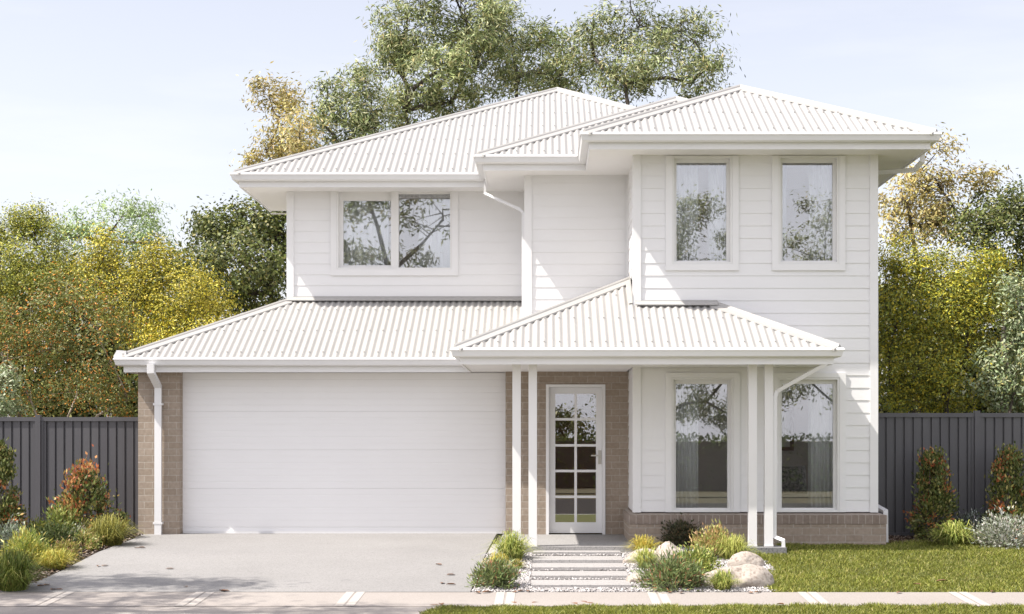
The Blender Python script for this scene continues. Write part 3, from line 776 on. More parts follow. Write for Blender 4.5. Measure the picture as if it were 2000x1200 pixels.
# ------------------------------------------------------------------ vegetation
def leaf_quads(c, a, b, l, w):
    """rhombus leaves: centre c, axis a, side b, length l, width w"""
    l = l[:, None]; w = w[:, None]
    v = np.stack([c-a*l*.5, c+b*w*.5-a*l*.08, c+a*l*.5, c-b*w*.5-a*l*.08], 1).reshape(-1, 3)
    return v
def unit(v): return v/np.maximum(np.linalg.norm(v, axis=-1, keepdims=True), 1e-6)
def rand_dirs(rng, n): return unit(rng.normal(size=(n, 3)))
def leaf_obj(name, c, rng, size, bias, palette, parent, jit=.28, colw=None, mat='leaf', tone=None, out=None):
    n = len(c)
    if out is None:
        a = unit(rand_dirs(rng, n)+np.asarray(bias)); b = unit(np.cross(a, rand_dirs(rng, n)))
    else:       # blades face outward from their spray, so each spray has a lit and a shaded side
        nr = unit(out+rand_dirs(rng, n)*.75); a = rand_dirs(rng, n)+np.asarray(bias)
        a = unit(a-nr*(a*nr).sum(1, keepdims=True)); b = np.cross(nr, a)
    l = size[0]*rng.uniform(.65, 1.3, n); w = size[1]*rng.uniform(.7, 1.3, n)
    v = leaf_quads(c, a, b, l, w)
    pc = np.array([p[0] for p in palette], float); pw = np.array([p[1] for p in palette], float); pw /= pw.sum()
    k = rng.choice(len(pc), n, p=pw) if colw is None else colw(rng, n)
    col = pc[k]*rng.uniform(1-jit, 1+jit, (n, 1))*rng.uniform(.93, 1.07, (n, 3))
    if tone is not None: col = col*tone[:, None]
    col = np.repeat(col, 4, 0)
    return np_mesh(name, v, np.arange(4*n), np.arange(0, 4*n, 4), M[mat], parent, col)

DENS = 1.7
def tree(name, label, cat, group, x, y, fork, lobes, ncl, nlf, clr, size, palette, bias=(0,0,-.4), tr=.16, bark='bark', seed=1, shell=.45, twig=.5, stems=1, ground=None):
    rng = np.random.default_rng(seed); gz = zg(y) if ground is None else ground
    r = empty(name, (x, y, gz-.02), label, cat, group)
    tm = MB(); C = []; forks = []
    for s in range(stems):
        ang = 2*math.pi*s/max(1, stems)+.4; k = (stems > 1)
        forks.append(Vector((k*.25*math.cos(ang)*fork*.5, k*.25*math.sin(ang)*fork*.5, fork*rng.uniform(.85, 1.1))))
    if stems == 1:
        tm.tube([(0,0,0),(rng.uniform(-.05,.05),0,fork*.5),forks[0]], [tr*1.25, tr, tr*.85], 9)
    else:
        for f in forks: tm.tube([(0,0,0), f*.5+Vector((rng.uniform(-.06,.06),0,0)), f], [tr, tr*.75, tr*.6], 7)
    done = [(f, tr*.7) for f in forks]; order = sorted(range(len(lobes)), key=lambda i: min((Vector(lobes[i][:3])-f).length for f in forks))
    for li in order:
        dx_, dy_, z, rx, ry, rz = lobes[li]; c = Vector((dx_, dy_, z))
        pi = min(range(len(done)), key=lambda j: (done[j][0]-c).length*(1.0 if done[j][0].z < c.z+.3 else 1.6)+.25*(done[j][0]-forks[0]).length)
        f, rad0 = done[pi]; rad0 = max(rad0*.72, tr*.13); done.append((c, rad0)); mid = f.lerp(c, .5)+Vector((rng.uniform(-.35,.35), rng.uniform(-.3,.3), rng.uniform(-.1,.35)))*min(1, (c-f).length*.4)
        top = c+Vector((0,0,rz*.5))
        tm.tube([f, mid, c, top], [rad0, rad0*.8, rad0*.55, tr*.03], 6)
        n = max(4, int(ncl*DENS*rx*rz)); d = rand_dirs(rng, n); rad = rng.uniform(shell, 1, (n, 1))**.6
        p = np.array(c)+d*rad*np.array((rx, ry, rz))
        for q in p:
            if rng.random() < twig:
                qv = Vector(q); s0 = mid.lerp(c, rng.uniform(.3, 1)) if rng.random() < .5 else c.lerp(top, rng.uniform(0,.9))
                tm.tube([s0, s0.lerp(qv, .55)+Vector((0,0,rng.uniform(-.05,.12))), qv], [tr*.06, tr*.035, tr*.015], 4)
        C.append(p)
    C = np.concatenate(C)
    tm.build('trunk', M[bark], r, smooth=True)
    k = rng.uniform(.5, 1.5, len(C)); cnt = (nlf*1.25*k).astype(int)
    base = np.repeat(C, cnt, 0); sc_ = np.repeat(clr*rng.uniform(.7, 1.3, len(C)), cnt)[:, None]
    pts = base+rng.normal(size=base.shape)*sc_*np.array((1,1,.75))
    leaf_obj('crown', pts, rng, size, bias, palette, r, tone=np.repeat(rng.uniform(.75, 1.25, len(C)), cnt),
             out=unit(unit(pts-base)*.55+np.array((0,0,.55))+unit(pts-C.mean(0))*.45))
    return r

GUM = [((.31,.345,.14), 5), ((.20,.24,.085), 3.5), ((.47,.49,.26), 3), ((.085,.115,.04), 3.5), ((.45,.39,.17), 1)]  # bright entries raised to paint stronger sunlit contrast into the leaves
GOLD = [((.50,.40,.13), 4), ((.38,.33,.12), 3), ((.60,.50,.26), 2), ((.25,.23,.08), 2)]
WATTLE = [((.52,.44,.04), 5), ((.36,.34,.04), 3.5), ((.72,.62,.11), 2.5), ((.09,.105,.02), 4)]  # darkest and brightest entries stand in for shaded gaps and sunlit leaves
DKGREEN = [((.105,.13,.032), 5), ((.165,.19,.05), 4), ((.30,.29,.10), 2), ((.055,.07,.02), 3)]
PALE = [((.32,.42,.17), 4), ((.40,.50,.24), 3), ((.22,.31,.11), 2)]
WATTLE2 = [((.38,.38,.05), 5), ((.26,.29,.05), 4), ((.56,.52,.10), 2), ((.09,.115,.025), 4)]
ORANGE = [((.18,.205,.055), 6), ((.25,.245,.06), 3), ((.60,.25,.05), 2.0), ((.10,.115,.03), 4)]
SILV = [((.30,.36,.19), 4), ((.42,.47,.30), 3), ((.16,.21,.09), 3)]

def TX(px, y): return (px-VX)*y/F
def TZ(py, y): return EYE+(VY-py)*y/F
def lobes_px(x, y, L, gz=0):
    """lobes given as picture ellipses (px,py,rx,ry) plus depth offset, for a tree standing at (x,y)"""
    out = []
    for (px, py, rx, ry, dy) in L:
        yy = y+dy; out.append((TX(px,yy)-x, dy, TZ(py,yy)-gz, rx*yy/F, (rx+ry)/2*yy/F*.9, ry*yy/F))
    return out
def ptree(name, label, cat, group, px, y, fork, L, *a, **k):
    x = TX(px, y); return tree(name, label, cat, group, x, y, fork, lobes_px(x, y, L), *a, **k)

GB = 'trees behind the house'
# gums behind the house
ptree('gum_tree', 'tall grey-green gum tree with dark trunk rising behind the left upper roof ridge', 'tree', GB, 870, 43, 5.2,
      [(795,60,75,70,0),(770,120,50,40,1),(900,20,80,70,1),(850,140,70,55,-1),(790,215,55,50,0),(930,130,70,60,0),(880,200,70,45,1),(955,60,50,50,-1),(850,-80,110,70,0)],
      20, 100, .21, (.16,.034), GUM, tr=.22, bark='darkbark', seed=11, twig=.55)
ptree('gum_tree', 'airy gum tree between the two tallest gums, behind the roof apex', 'tree', GB, 1030, 45, 5.2,
      [(1000,80,60,55,0),(1060,110,60,55,1),(1010,150,70,40,-1),(1095,150,50,40,0),(985,30,45,45,0),(1120,95,40,35,0)],
      18, 95, .21, (.16,.034), GUM, tr=.17, bark='darkbark', seed=12, twig=.5)
ptree('gum_tree', 'wide gum tree with drooping leaves behind the right upper roof', 'tree', GB, 1240, 43, 5.0,
      [(1250,50,70,55,0),(1160,110,55,60,1),(1330,60,60,45,0),(1290,120,80,55,-1),(1385,130,40,45,0),(1220,160,60,40,0),(1350,160,55,35,1),(1230,-10,60,40,0),(1160,45,40,30,0)],
      17, 95, .21, (.16,.034), GUM, tr=.17, bark='darkbark', seed=13, twig=.6)
ptree('golden_tree', 'slender golden-leaved tree at the left edge of the upper roof', 'tree', GB, 560, 40, 4.0,
      [(525,185,26,38,0),(560,190,30,30,1),(545,240,45,35,0),(520,300,45,28,0),(585,260,35,45,-1),(575,320,50,35,0)],
      32, 80, .17, (.12,.036), GOLD, tr=.12, bark='bark', seed=14)
ptree('gum_tree', 'small thin gum with bare forked limbs left of the tallest gums', 'tree', GB, 690, 41, 4.0,
      [(735,250,45,40,0),(715,160,35,30,0),(640,190,40,30,0),(690,165,42,35,1),(630,240,48,45,0),(725,200,40,45,0),(665,290,60,35,0),(700,250,40,35,0)],
      22, 90, .17, (.15,.032), GUM, tr=.13, bark='darkbark', seed=15, twig=.7)
# left background
GL = 'trees behind the left fence'
ptree('round_tree', 'dark green dense tree against the left upper wall', 'tree', GL, 500, 35, 2.2,
      [(500,430,80,50,0),(430,440,60,35,1),(545,470,60,60,0),(470,510,90,55,-1),(410,480,50,50,0),(530,570,80,55,0),(430,570,70,50,0),(560,400,40,25,0)],
      50, 60, .17, (.085,.05), DKGREEN, bias=(0,0,-.1), tr=.16, bark='darkbark', seed=21, twig=.25)
ptree('feathery_tree', 'pale green feathery tree rising behind the yellow wattles', 'tree', GL, 240, 40, 3.2,
      [(240,420,60,38,0),(150,440,55,30,0),(300,420,40,30,1),(200,470,80,45,0),(310,475,60,45,0),(110,470,50,40,0)],
      30, 40, .17, (.13,.03), PALE, tr=.12, seed=22, twig=.5)
ptree('wattle_tree', 'tall yellow wattle at the left edge of the view', 'tree', GL, 40, 33, 1.8,
      [(20,430,50,40,0),(70,470,70,45,0),(0,520,80,60,-1),(100,540,70,60,0),(30,600,90,60,0),(-60,470,60,60,0),(60,420,25,22,0)],
      24, 250, .19, (.058,.024), WATTLE2, bias=(0,0,.1), tr=.11, seed=23, twig=.3)
ptree('wattle_tree', 'bright yellow wattle above the garage roof hip', 'tree', GL, 290, 32, 1.8,
      [(220,530,70,50,0),(300,520,65,45,0),(350,570,70,50,-1),(260,590,80,60,0),(420,590,50,35,0),(300,650,80,50,0),(190,490,45,35,0)],
      24, 250, .19, (.058,.024), WATTLE, bias=(0,0,.1), tr=.11, seed=24, twig=.3)
ptree('flowering_shrub', 'orange-tipped multi-stemmed shrub with pale stems behind the left fence', 'shrub', GL, 120, 29, 1.5,
      [(130,570,70,50,0),(60,620,70,50,0),(190,640,75,60,0),(100,680,90,50,.5),(225,720,55,60,0),(15,700,50,60,0),(150,770,110,40,1.6),(250,780,40,50,0),(60,780,50,40,0)],
      26, 170, .18, (.058,.021), ORANGE, bias=(0,0,.3), tr=.055, bark='paperbark', seed=25, twig=.45, stems=6)
ptree('grey_shrub', 'silvery green shrub behind the fence at the far left', 'shrub', GL, 0, 28, .9,
      [(0,760,40,50,0),(-20,800,60,40,0),(15,730,25,25,0)], 60, 44, .10, (.075,.03), SILV, tr=.05, seed=26)
ptree('wattle_tree', 'low yellow wattle half hidden behind the garage roof', 'tree', GL, 400, 31, 1.2,
      [(390,640,60,35,0),(330,680,60,40,0),(440,620,40,30,0)], 24, 250, .19, (.058,.024), WATTLE, tr=.08, seed=27, twig=.2)
# a deep backdrop of foliage filling the row on both sides
ptree('evergreen_tree', 'dark evergreen tree deep behind the left wattles', 'tree', GL, 130, 38, 1.4,
      [(60,580,100,70,0),(200,580,100,70,0),(330,570,90,70,0),(110,720,130,90,0),(280,710,130,90,0),(-40,640,100,110,0),(60,790,120,45,0),(200,790,90,45,0),(300,780,60,50,0)],
      26, 60, .24, (.15,.09), DKGREEN, tr=.13, bark='darkbark', seed=28, twig=.1)
# right background
GR = 'trees behind the right fence'
ptree('golden_tree', 'loose olive-gold tree under the right eave', 'tree', GR, 1790, 37, 3.0,
      [(1835,290,28,24,0),(1760,380,50,40,0),(1840,370,60,40,0),(1920,360,45,28,0),(1780,440,60,40,0),(1870,430,60,40,0),(1800,330,25,20,0)],
      26, 85, .18, (.11,.038), GOLD, tr=.14, bark='darkbark', seed=31, twig=.6)
ptree('round_tree', 'dense dark green tree at the right edge of the view', 'tree', GR, 1960, 36, 2.0,
      [(1960,440,70,50,0),(1990,400,40,40,0),(1900,450,50,40,0),(1970,530,70,60,0),(2050,480,70,80,0),(1930,400,40,25,1)],
      46, 56, .17, (.09,.045), DKGREEN, tr=.15, bark='darkbark', seed=32, twig=.25)
ptree('wattle_tree', 'big rounded yellow-green wattle beside the right wall', 'tree', GR, 1820, 30.5, 1.4,
      [(1800,510,85,50,0),(1900,530,65,45,0),(1730,540,50,50,0),(1840,590,100,60,-.5),(1750,640,70,60,0),(1890,640,70,60,0),(1820,710,90,55,-.5),(1740,750,50,50,0),(1850,770,70,35,0),(1930,580,40,40,0)],
      26, 270, .19, (.062,.026), WATTLE2[:2]+WATTLE[:1]+[WATTLE2[3]], bias=(0,0,-.2), tr=.12, bark='darkbark', seed=33, twig=.25)
ptree('grey_tree', 'soft grey-green tree above the fence at the far right', 'tree', GR, 1975, 29.5, 1.2,
      [(1985,590,40,60,0),(1960,680,50,55,0),(1985,750,60,50,0),(2030,650,60,110,0),(1930,750,35,40,0)],
      52, 56, .13, (.085,.034), SILV+[((.28,.27,.10),2)], bias=(0,0,-.3), tr=.08, seed=34, twig=.3)
ptree('evergreen_tree', 'dark evergreen tree deep behind the right wattle', 'tree', GR, 1850, 37.5, 1.4,
      [(1780,620,100,80,0),(1930,620,110,90,0),(1800,730,120,80,0),(1960,740,120,90,0),(1780,790,90,45,0),(1930,790,110,45,0)],
      26, 60, .24, (.15,.09), DKGREEN, tr=.13, bark='darkbark', seed=35, twig=.1)

# street trees: the one whose shadow falls on the driveway, and those mirrored in the glass
tree('street_tree', 'gum tree left of the view whose shadow falls across the driveway entrance', 'tree', 'street trees', -11.4, 16.4, 5.0,
     [(-.4,2.1,9.0,1.3,.55,.7),(1.2,1.9,9.2,1.1,.40,.5),(-1.8,1.6,9.6,1.4,.9,.8),(.2,.75,9.8,1.9,.32,.3),(.4,-.30,9.5,1.7,.55,.6),(2.7,-.35,9.8,1.6,.55,.5),(-1.2,-.9,9.8,1.8,.9,.8),(-2.6,.3,8.2,1.2,1.0,.7)], 20, 44, .20, (.16,.05), GUM, tr=.19, bark='bark', seed=41)
tree('street_tree', 'big limbed tree across the road mirrored in the window above the garage', 'tree', 'street trees', -7.6, -13, 4.5,
     [(1.2,0,8.6,2.2,2,1.0),(-2,0,9.5,2.4,2,1.2),(3.4,0,10.8,2.0,2,1.0),(0.2,0,12,2.8,2,1.4),(-3.5,0,7.5,1.8,2,.9),(2.6,1,7.0,1.1,1.4,.5)], 4, 46, .36, (.30,.08), GUM, tr=.42, bark='darkbark', seed=42, twig=.8)
tree('street_tree', 'leafy tree across the road mirrored in the left front windows', 'tree', 'street trees', 4.0, -13, 2.6,
     [(0,0,5.0,2,1.4,1.3),(-1.2,0,6.8,1.6,1.4,1.4),(1.8,0,7.2,1.8,1.4,1.3),(.4,0,8.6,1.9,1.4,1.2),(-.9,0,3.4,1.1,1.2,.9),(1.9,0,3.2,1.2,1.2,1.1),(3.3,0,2.6,.9,1.0,.9),(3.4,0,4.6,1.0,1.0,.9),(2.0,0,9.8,1.5,1.2,.9),(3.3,0,8.7,1.0,1.0,.8),(.6,0,10.0,1.0,1.0,.7)], 6, 110, .28, (.17,.055), GUM, tr=.16, bark='darkbark', seed=43, twig=.8)
tree('street_tree', 'leafy tree across the road mirrored in the right front windows', 'tree', 'street trees', 11.8, -14, 2.6,
     [(0,0,6.0,2,1.4,1.5),(-1.4,0,8.0,1.6,1.4,1.4),(1.6,0,9.6,2.2,1.4,1.6),(.4,0,4.0,1.4,1.4,1.2),(-2.4,0,4.4,.9,1.0,.9),(-3.2,0,3.6,.7,.8,.5),(-.3,0,2.6,1.1,1.0,.8),(-1.2,0,10.4,1.2,1.0,.8),(-2.8,0,9.0,.8,.8,.6)], 6, 110, .28, (.17,.055), GUM, tr=.16, bark='darkbark', seed=44, twig=.8)
tree('street_tree', 'low bushy tree across the road mirrored in the front door glass', 'tree', 'street trees', 1.0, -15, 1.2,
     [(-.3,0,2.0,1.2,1,.8),(1.6,0,1.8,1.1,1,.7),(-.6,0,2.9,.7,.8,.5)], 14, 70, .25, (.20,.08), DKGREEN, tr=.15, bark='darkbark', seed=45, twig=.6)
# clipped hedge across the road
rng = np.random.default_rng(50)
hd = empty('clipped_hedge', (2, -11, zg(-11)), 'clipped green hedge across the road mirrored in the lower windows', 'hedge', world=True)
n = 26000; c = np.stack([rng.uniform(-18, 20, n), -11+rng.uniform(-.7, .7, n), zg(-11)+rng.uniform(.0, 1.95, n)+rng.normal(size=n)*.06], 1)
keep = (np.abs(c[:,1]+11) > .5) | (c[:,2] > 1.2); leaf_obj('foliage', c[keep], rng, (.16,.09), (0,0,.2), [((.14,.19,.04),3), ((.09,.13,.03),3), ((.2,.24,.06),1)], hd)
mb = MB(); mb.box(-18, 20, -11.5, -10.5, zg(-11), 1.3); mb.build('stems', M['darkbark'], hd)

# ---- small plants
def mound(name, label, cat, group, px, py, wpx, hpx, n, size, palette, bias=(0,0,.5), seed=1, conic=0, clus=40, tips=None, tipw=.4, y=None, clr=.22):
    rng = np.random.default_rng(seed)
    x, yy, z = gp(px, py) if y is None else (TX(px, y), y, zg(y))
    r = empty(name, (x, yy, z), label, cat, group)
    rw = 1.08*wpx/2*yy/F; h = 1.05*hpx*yy/F
    t = rng.uniform(0, 1, clus); ang = rng.uniform(0, 2*math.pi, clus)
    if conic:
        zz_ = t*h*.93; prof = rw*np.clip(np.where(t < .22, .78+t, (1.0-(t-.22)/.78*conic)), .12, 1)
        rr = prof*rng.uniform(.45, .92, clus)
    else:
        el = np.arccos(rng.uniform(0, 1, clus)); rad = rng.uniform(.55, .95, clus)
        zz_ = np.cos(el)*h*rad*.95+.02; rr = np.sin(el)*rw*rad
    C = np.stack([rr*np.cos(ang), rr*np.sin(ang), zz_], 1)
    k = rng.integers(0, clus, n); s = clr*min(rw, h)*1.0
    P = C[k]+rng.normal(size=(n, 3))*s*np.array((.8,.8,.9)); P[:,2] = np.maximum(P[:,2], .01)
    out = unit(P-np.array((0,0,h*.25)))
    a = unit(out*.8+rand_dirs(rng, n)*.8+np.asarray(bias)); b = unit(np.cross(a, rand_dirs(rng, n)))
    l = size[0]*rng.uniform(.65,1.35,n); w = size[1]*rng.uniform(.7,1.3,n)
    v = leaf_quads(P, a, b, l, w)
    pc = np.array([p[0] for p in palette], float); pw = np.array([p[1] for p in palette], float); pw /= pw.sum()
    col = pc[rng.choice(len(pc), n, p=pw)]
    if tips is not None:
        tk = rng.random(clus) < tipw; far = np.linalg.norm(P-C[k], axis=1)
        sel = tk[k] & (((P-C[k])*out).sum(1) > -.15*s); tc = np.array(tips, float)
        col[sel] = tc[rng.integers(0, len(tc), sel.sum())]
    col = col*rng.uniform(.72,1.28,(n,1))*rng.uniform(.93,1.07,(n,3))
    np_mesh('foliage', v, np.arange(4*n), np.arange(0, 4*n, 4), M['leaf'], r, np.repeat(col, 4, 0))
    sm = MB()
    for q in C[:min(clus, 26)]:
        sm.tube([(q[0]*.08, q[1]*.08, -.01), (q[0]*.6, q[1]*.6, q[2]*.5), tuple(q)], [.008+.006*h, .006, .003], 4)
    sm.build('stem', M['bark'], r)
    return r

def tuft(name, label, group, px, py, wpx, hpx, n, palette, seed=1, wid=.007, arch=.6, y=None, strap=False):
    rng = np.random.default_rng(seed)
    x, yy, z = gp(px, py) if y is None else (TX(px, y), y, zg(y))
    r = empty(name, (x, yy, z), label, 'grass', group)
    rw = 1.3*wpx/2*yy/F; h = 1.12*hpx*yy/F; n = int(n*1.4)
    ang = rng.uniform(0, 2*math.pi, n); u = rng.uniform(0, 1, n)**.7
    reach = rw*u; top = h*(1-.55*u**1.6)*rng.uniform(.55, 1.12, n)
    br = rw*.30*np.sqrt(rng.uniform(0, 1, n)); ba = rng.uniform(0, 2*math.pi, n)
    base = np.stack([br*np.cos(ba), br*np.sin(ba), np.zeros(n)], 1)
    d = np.stack([np.cos(ang), np.sin(ang), np.zeros(n)], 1); s = np.stack([-np.sin(ang), np.cos(ang), np.zeros(n)], 1)
    # random twist of the blade's broad side
    tw = rng.uniform(-1, 1, (n, 1)); s = unit(s+d*tw)
    ts = [0, .35, .68, 1.0]; V = []
    droop = rng.uniform(.0, arch, n)
    for i, t in enumerate(ts):
        out = (reach*(t**1.4))[:, None]*d
        zz_ = top*(np.sin(t*math.pi/2*(1+droop*.9))/np.maximum(np.sin(math.pi/2*np.minimum(1, (1+droop*.9))), .3))
        p = base+out; p[:, 2] += np.maximum(zz_, .005*t)
        wv = wid*(1-.12*i if i < 3 else .12)*rng.uniform(.8, 1.2, n)
        V.append(p+s*wv[:, None]*.5); V.append(p-s*wv[:, None]*.5)
    V = np.stack(V, 1); nv = V.shape[1]
    loops = np.concatenate([np.stack([np.arange(n)*nv+j for j in q], 1) for q in ((0,1,3,2),(2,3,5,4),(4,5,7,6))])
    pc = np.array([p[0] for p in palette], float); pw = np.array([p[1] for p in palette], float); pw /= pw.sum()
    col = pc[rng.choice(len(pc), n, p=pw)]*rng.uniform(.7,1.3,(n,1))
    np_mesh('blades', V.reshape(-1, 3), loops.ravel(), np.arange(0, loops.size, 4), M['leaf'], r, np.repeat(col, nv, 0))
    return r

GRN = [((.18,.235,.05),4), ((.28,.31,.07),3), ((.11,.15,.03),3), ((.45,.42,.14),1)]
YEL = [((.52,.45,.09),4), ((.40,.38,.07),3), ((.62,.48,.12),2), ((.22,.24,.05),2)]
LIME = [((.42,.45,.11),4), ((.29,.34,.08),3), ((.56,.53,.18),2)]
OLV = [((.27,.26,.06),4), ((.37,.33,.08),3), ((.16,.17,.045),3)]
GREV = [((.18,.235,.08),4), ((.27,.32,.13),3), ((.09,.12,.045),3), ((.42,.20,.11),1)]
DARKB = [((.05,.055,.025),4), ((.09,.085,.04),3), ((.18,.12,.07),1)]
ORG = [((.46,.32,.13),3), ((.36,.34,.10),3), ((.26,.29,.08),3), ((.58,.39,.21),1.5)]
LILLY = [((.085,.11,.03),4), ((.15,.17,.045),3), ((.30,.27,.09),1.5)]
REDT = [(.45,.16,.06), (.36,.11,.05), (.52,.26,.10), (.42,.30,.10)]
SILVB = [((.42,.43,.37),4), ((.26,.29,.20),3), ((.55,.53,.47),2), ((.14,.16,.09),2)]
GC = 'plants in the white gravel bed'
GLB = 'plants in the left garden bed'
GRB = 'plants along the right fence'
# centre-left
tuft('grass_tuft', 'tall green arching grass at the base of the paired posts by the driveway', GC, 1000, 1094, 100, 52, 420, LIME+GRN[:1], 61, .009, .9)
tuft('grass_tuft', 'low yellow grass between the driveway and the tall green tuft', GC, 972, 1112, 62, 30, 300, YEL, 62, .008, .8)
tuft('grass_tuft', 'tiny olive grass clump beside the stepping slabs', GC, 1010, 1113, 44, 20, 160, OLV+YEL[:1], 63, .008, .6)
mound('grevillea', 'dark green needle-leaved mound at the corner of driveway and footpath', 'shrub', GC, 969, 1147, 98, 44, 2600, (.075,.014), GREV, seed=64, clus=34)
# centre-right
tuft('grass_tuft', 'golden yellow grass against the brick plinth beside the porch', GC, 1258, 1083, 78, 34, 330, YEL[:3], 65, .009, .7)
mound('dark_shrub', 'dark bronze shrub against the brick plinth', 'shrub', GC, 1330, 1068, 76, 50, 2300, (.05,.02), DARKB, seed=66, clus=40)
mound('orange_shrub', 'orange-tipped grassy shrub in front of the brick plinth', 'shrub', GC, 1392, 1088, 88, 54, 2600, (.065,.017), ORG, seed=67, clus=44)
tuft('grass_tuft', 'long green grass spilling right behind the big boulder', GC, 1432, 1094, 100, 46, 420, LIME, 68, .008, .9)
tuft('grass_tuft', 'light green grass clump beside the flat boulder', GC, 1260, 1110, 66, 38, 300, LIME, 69, .008, .8)
mound('green_shrub', 'bright green leafy mound between the boulders', 'shrub', GC, 1362, 1126, 92, 46, 2600, (.055,.020), LIME+GRN, seed=70, clus=36)
mound('grevillea', 'wide grevillea with red flecks at the front of the gravel bed', 'shrub', GC, 1306, 1150, 124, 58, 4200, (.075,.014), GREV, seed=71, clus=50)
tuft('grass_tuft', 'small green grass clump in front of the big boulder', GC, 1411, 1153, 74, 36, 320, LIME+GRN, 72, .008, .8)
# left bed
mound('lilly_pilly', 'tall dark lilly pilly at the left edge in front of the fence', 'shrub', GLB, 2, 0, 94, 200, 5200, (.060,.032), LILLY, seed=81, conic=.72, clus=110, tips=REDT, tipw=.22, y=24.2, clr=.16)
mound('lilly_pilly', 'red-tipped lilly pilly in front of the left fence near the garage', 'shrub', GLB, 166, 0, 122, 140, 4300, (.066,.036), LILLY, seed=82, conic=.74, clus=70, tips=REDT, tipw=.48, y=25.3, clr=.19)
mound('red_shrub', 'small reddish shrub beside the garage pier', 'shrub', GLB, 232, 0, 44, 50, 700, (.055,.03), LILLY[:2]+[((.25,.10,.05),3)], seed=83, clus=20, y=26.1)
mound('green_shrub', 'yellow-green leafy shrub left of the red-tipped lilly pilly', 'shrub', GLB, 118, 0, 92, 62, 2400, (.075,.022), ORG[1:3]+GRN, seed=84, clus=44, y=24.9)
mound('silver_shrub', 'silvery shrub at the foot of the tall dark lilly pilly', 'shrub', GLB, 25, 0, 84, 50, 1800, (.055,.02), [((.22,.26,.19),4),((.33,.36,.28),2),((.10,.12,.07),3)], seed=85, clus=36, y=23.4)
mound('silver_shrub', 'small grey-leaved shrub in front of the red-tipped lilly pilly', 'shrub', GLB, 150, 0, 62, 34, 1100, (.05,.018), [((.26,.28,.20),4),((.38,.38,.30),2),((.12,.13,.07),3)], seed=86, clus=28, y=24.2)
mound('dark_shrub', 'dark green mound in the middle of the left bed', 'shrub', GLB, 106, 0, 84, 58, 2400, (.055,.022), [((.06,.085,.025),4),((.10,.13,.04),3),((.15,.16,.06),1)], seed=87, clus=44, y=23.3)
tuft('grass_tuft', 'long olive grass arching beside the garage pier', GLB, 212, 1066, 128, 54, 800, OLV, 88, .008, .8)
mound('tipped_shrub', 'bright yellow-green shrub with cream tips in the left bed', 'shrub', GLB, 52, 0, 104, 58, 3000, (.085,.017), LIME+YEL[:1]+GRN[:1], seed=89, clus=52, y=22.0)
mound('tipped_shrub', 'small pinkish-tipped shrub near the driveway edge', 'shrub', GLB, 163, 0, 58, 36, 1200, (.07,.016), ORG+GRN[:2], seed=90, clus=30, y=23.6)
tuft('grass_tuft', 'yellow grass clump at the driveway edge', GLB, 108, 1112, 92, 36, 520, YEL+LIME[:1], 91, .008, .7)
tuft('grass_tuft', 'large green grass clump in the front corner of the left bed', GLB, 26, 1154, 124, 70, 900, GRN, 92, .009, .8)
tuft('grass_tuft', 'yellowish grass at the left edge behind the large green clump', GLB, -10, 1128, 90, 46, 420, YEL+LIME, 93, .008, .7)
mound('green_shrub', 'small leafy green filler between the silver shrub and the yellow-green shrub', 'shrub', GLB, 72, 0, 70, 44, 1700, (.06,.02), GRN+OLV, seed=94, clus=36, y=24.3)
mound('tipped_shrub', 'low bronze-tipped shrub behind the yellow grass at the driveway edge', 'shrub', GLB, 128, 0, 56, 30, 1200, (.06,.016), ORG+OLV, seed=95, clus=30, y=22.7)
# right bed
mound('lilly_pilly', 'dark conical lilly pilly with red leaves nearest the house on the right', 'shrub', GRB, 1823, 0, 96, 172, 4800, (.06,.032), LILLY, seed=101, conic=.72, clus=100, tips=REDT, tipw=.3, y=25.1, clr=.16)
mound('lilly_pilly', 'dark bushy lilly pilly at the right edge of the view', 'shrub', GRB, 1972, 0, 104, 176, 5000, (.06,.032), LILLY, seed=102, conic=.66, clus=105, tips=REDT, tipw=.2, y=25.1, clr=.16)
tuft('strap_plant', 'green strap-leaved plant in front of the conical lilly pilly', GRB, 1862, 1066, 112, 46, 340, LIME+GRN[:2], 103, .016, 1.0)
mound('silver_shrub', 'pale silver shrub with white flowers at the right bed front', 'shrub', GRB, 1962, 1070, 110, 62, 2900, (.055,.022), SILVB, seed=104, clus=54)
mound('silver_shrub', 'small grey shrub between the two lilly pillies', 'shrub', GRB, 1893, 0, 70, 52, 1300, (.05,.018), [((.18,.21,.18),4),((.3,.32,.3),1),((.08,.09,.06),3)], seed=105, clus=32, y=25.2)

# ---- boulders
def boulder(label, px, py, wpx, hpx, seed, dep=.8):
    import bmesh
    from mathutils import noise
    x, y, z = gp(px, py); rw = wpx/2*y/F; h = hpx*y/F
    bm = bmesh.new(); bmesh.ops.create_icosphere(bm, subdivisions=5, radius=1)
    off = Vector((seed*3.1, seed*1.7, seed*.9)); rg = np.random.default_rng(seed+900)
    cuts = [(Vector(d).normalized(), rg.uniform(.66, .9)) for d in rg.normal(size=(9, 3))]
    for v in bm.verts:
        c = v.co.copy()
        for d, lim in cuts:
            e_ = c.dot(d)-lim
            if e_ > 0: c -= d*e_*.85
        k = 1+.20*noise.noise(c*.9+off)+.05*noise.noise(c*2.3+off)+.035*abs(noise.noise(c*4+off))+.03*abs(noise.noise(c*9+off))+.02*noise.noise(c*19+off)
        v.co = Vector((c.x*rw*k, c.y*rw*dep*k, c.z*h*k*(.95 if c.z > 0 else .4)))
    me = bpy.data.meshes.new('boulder'); bm.to_mesh(me); bm.free(); me.materials.append(M['granite'])
    for p in me.polygons: p.use_smooth = True
    o = bpy.data.objects.new('boulder', me); COL.objects.link(o); o.location = (x, y+rw*dep*.5, z)
    tag(o, label, 'boulder', 'boulders in the gravel bed')
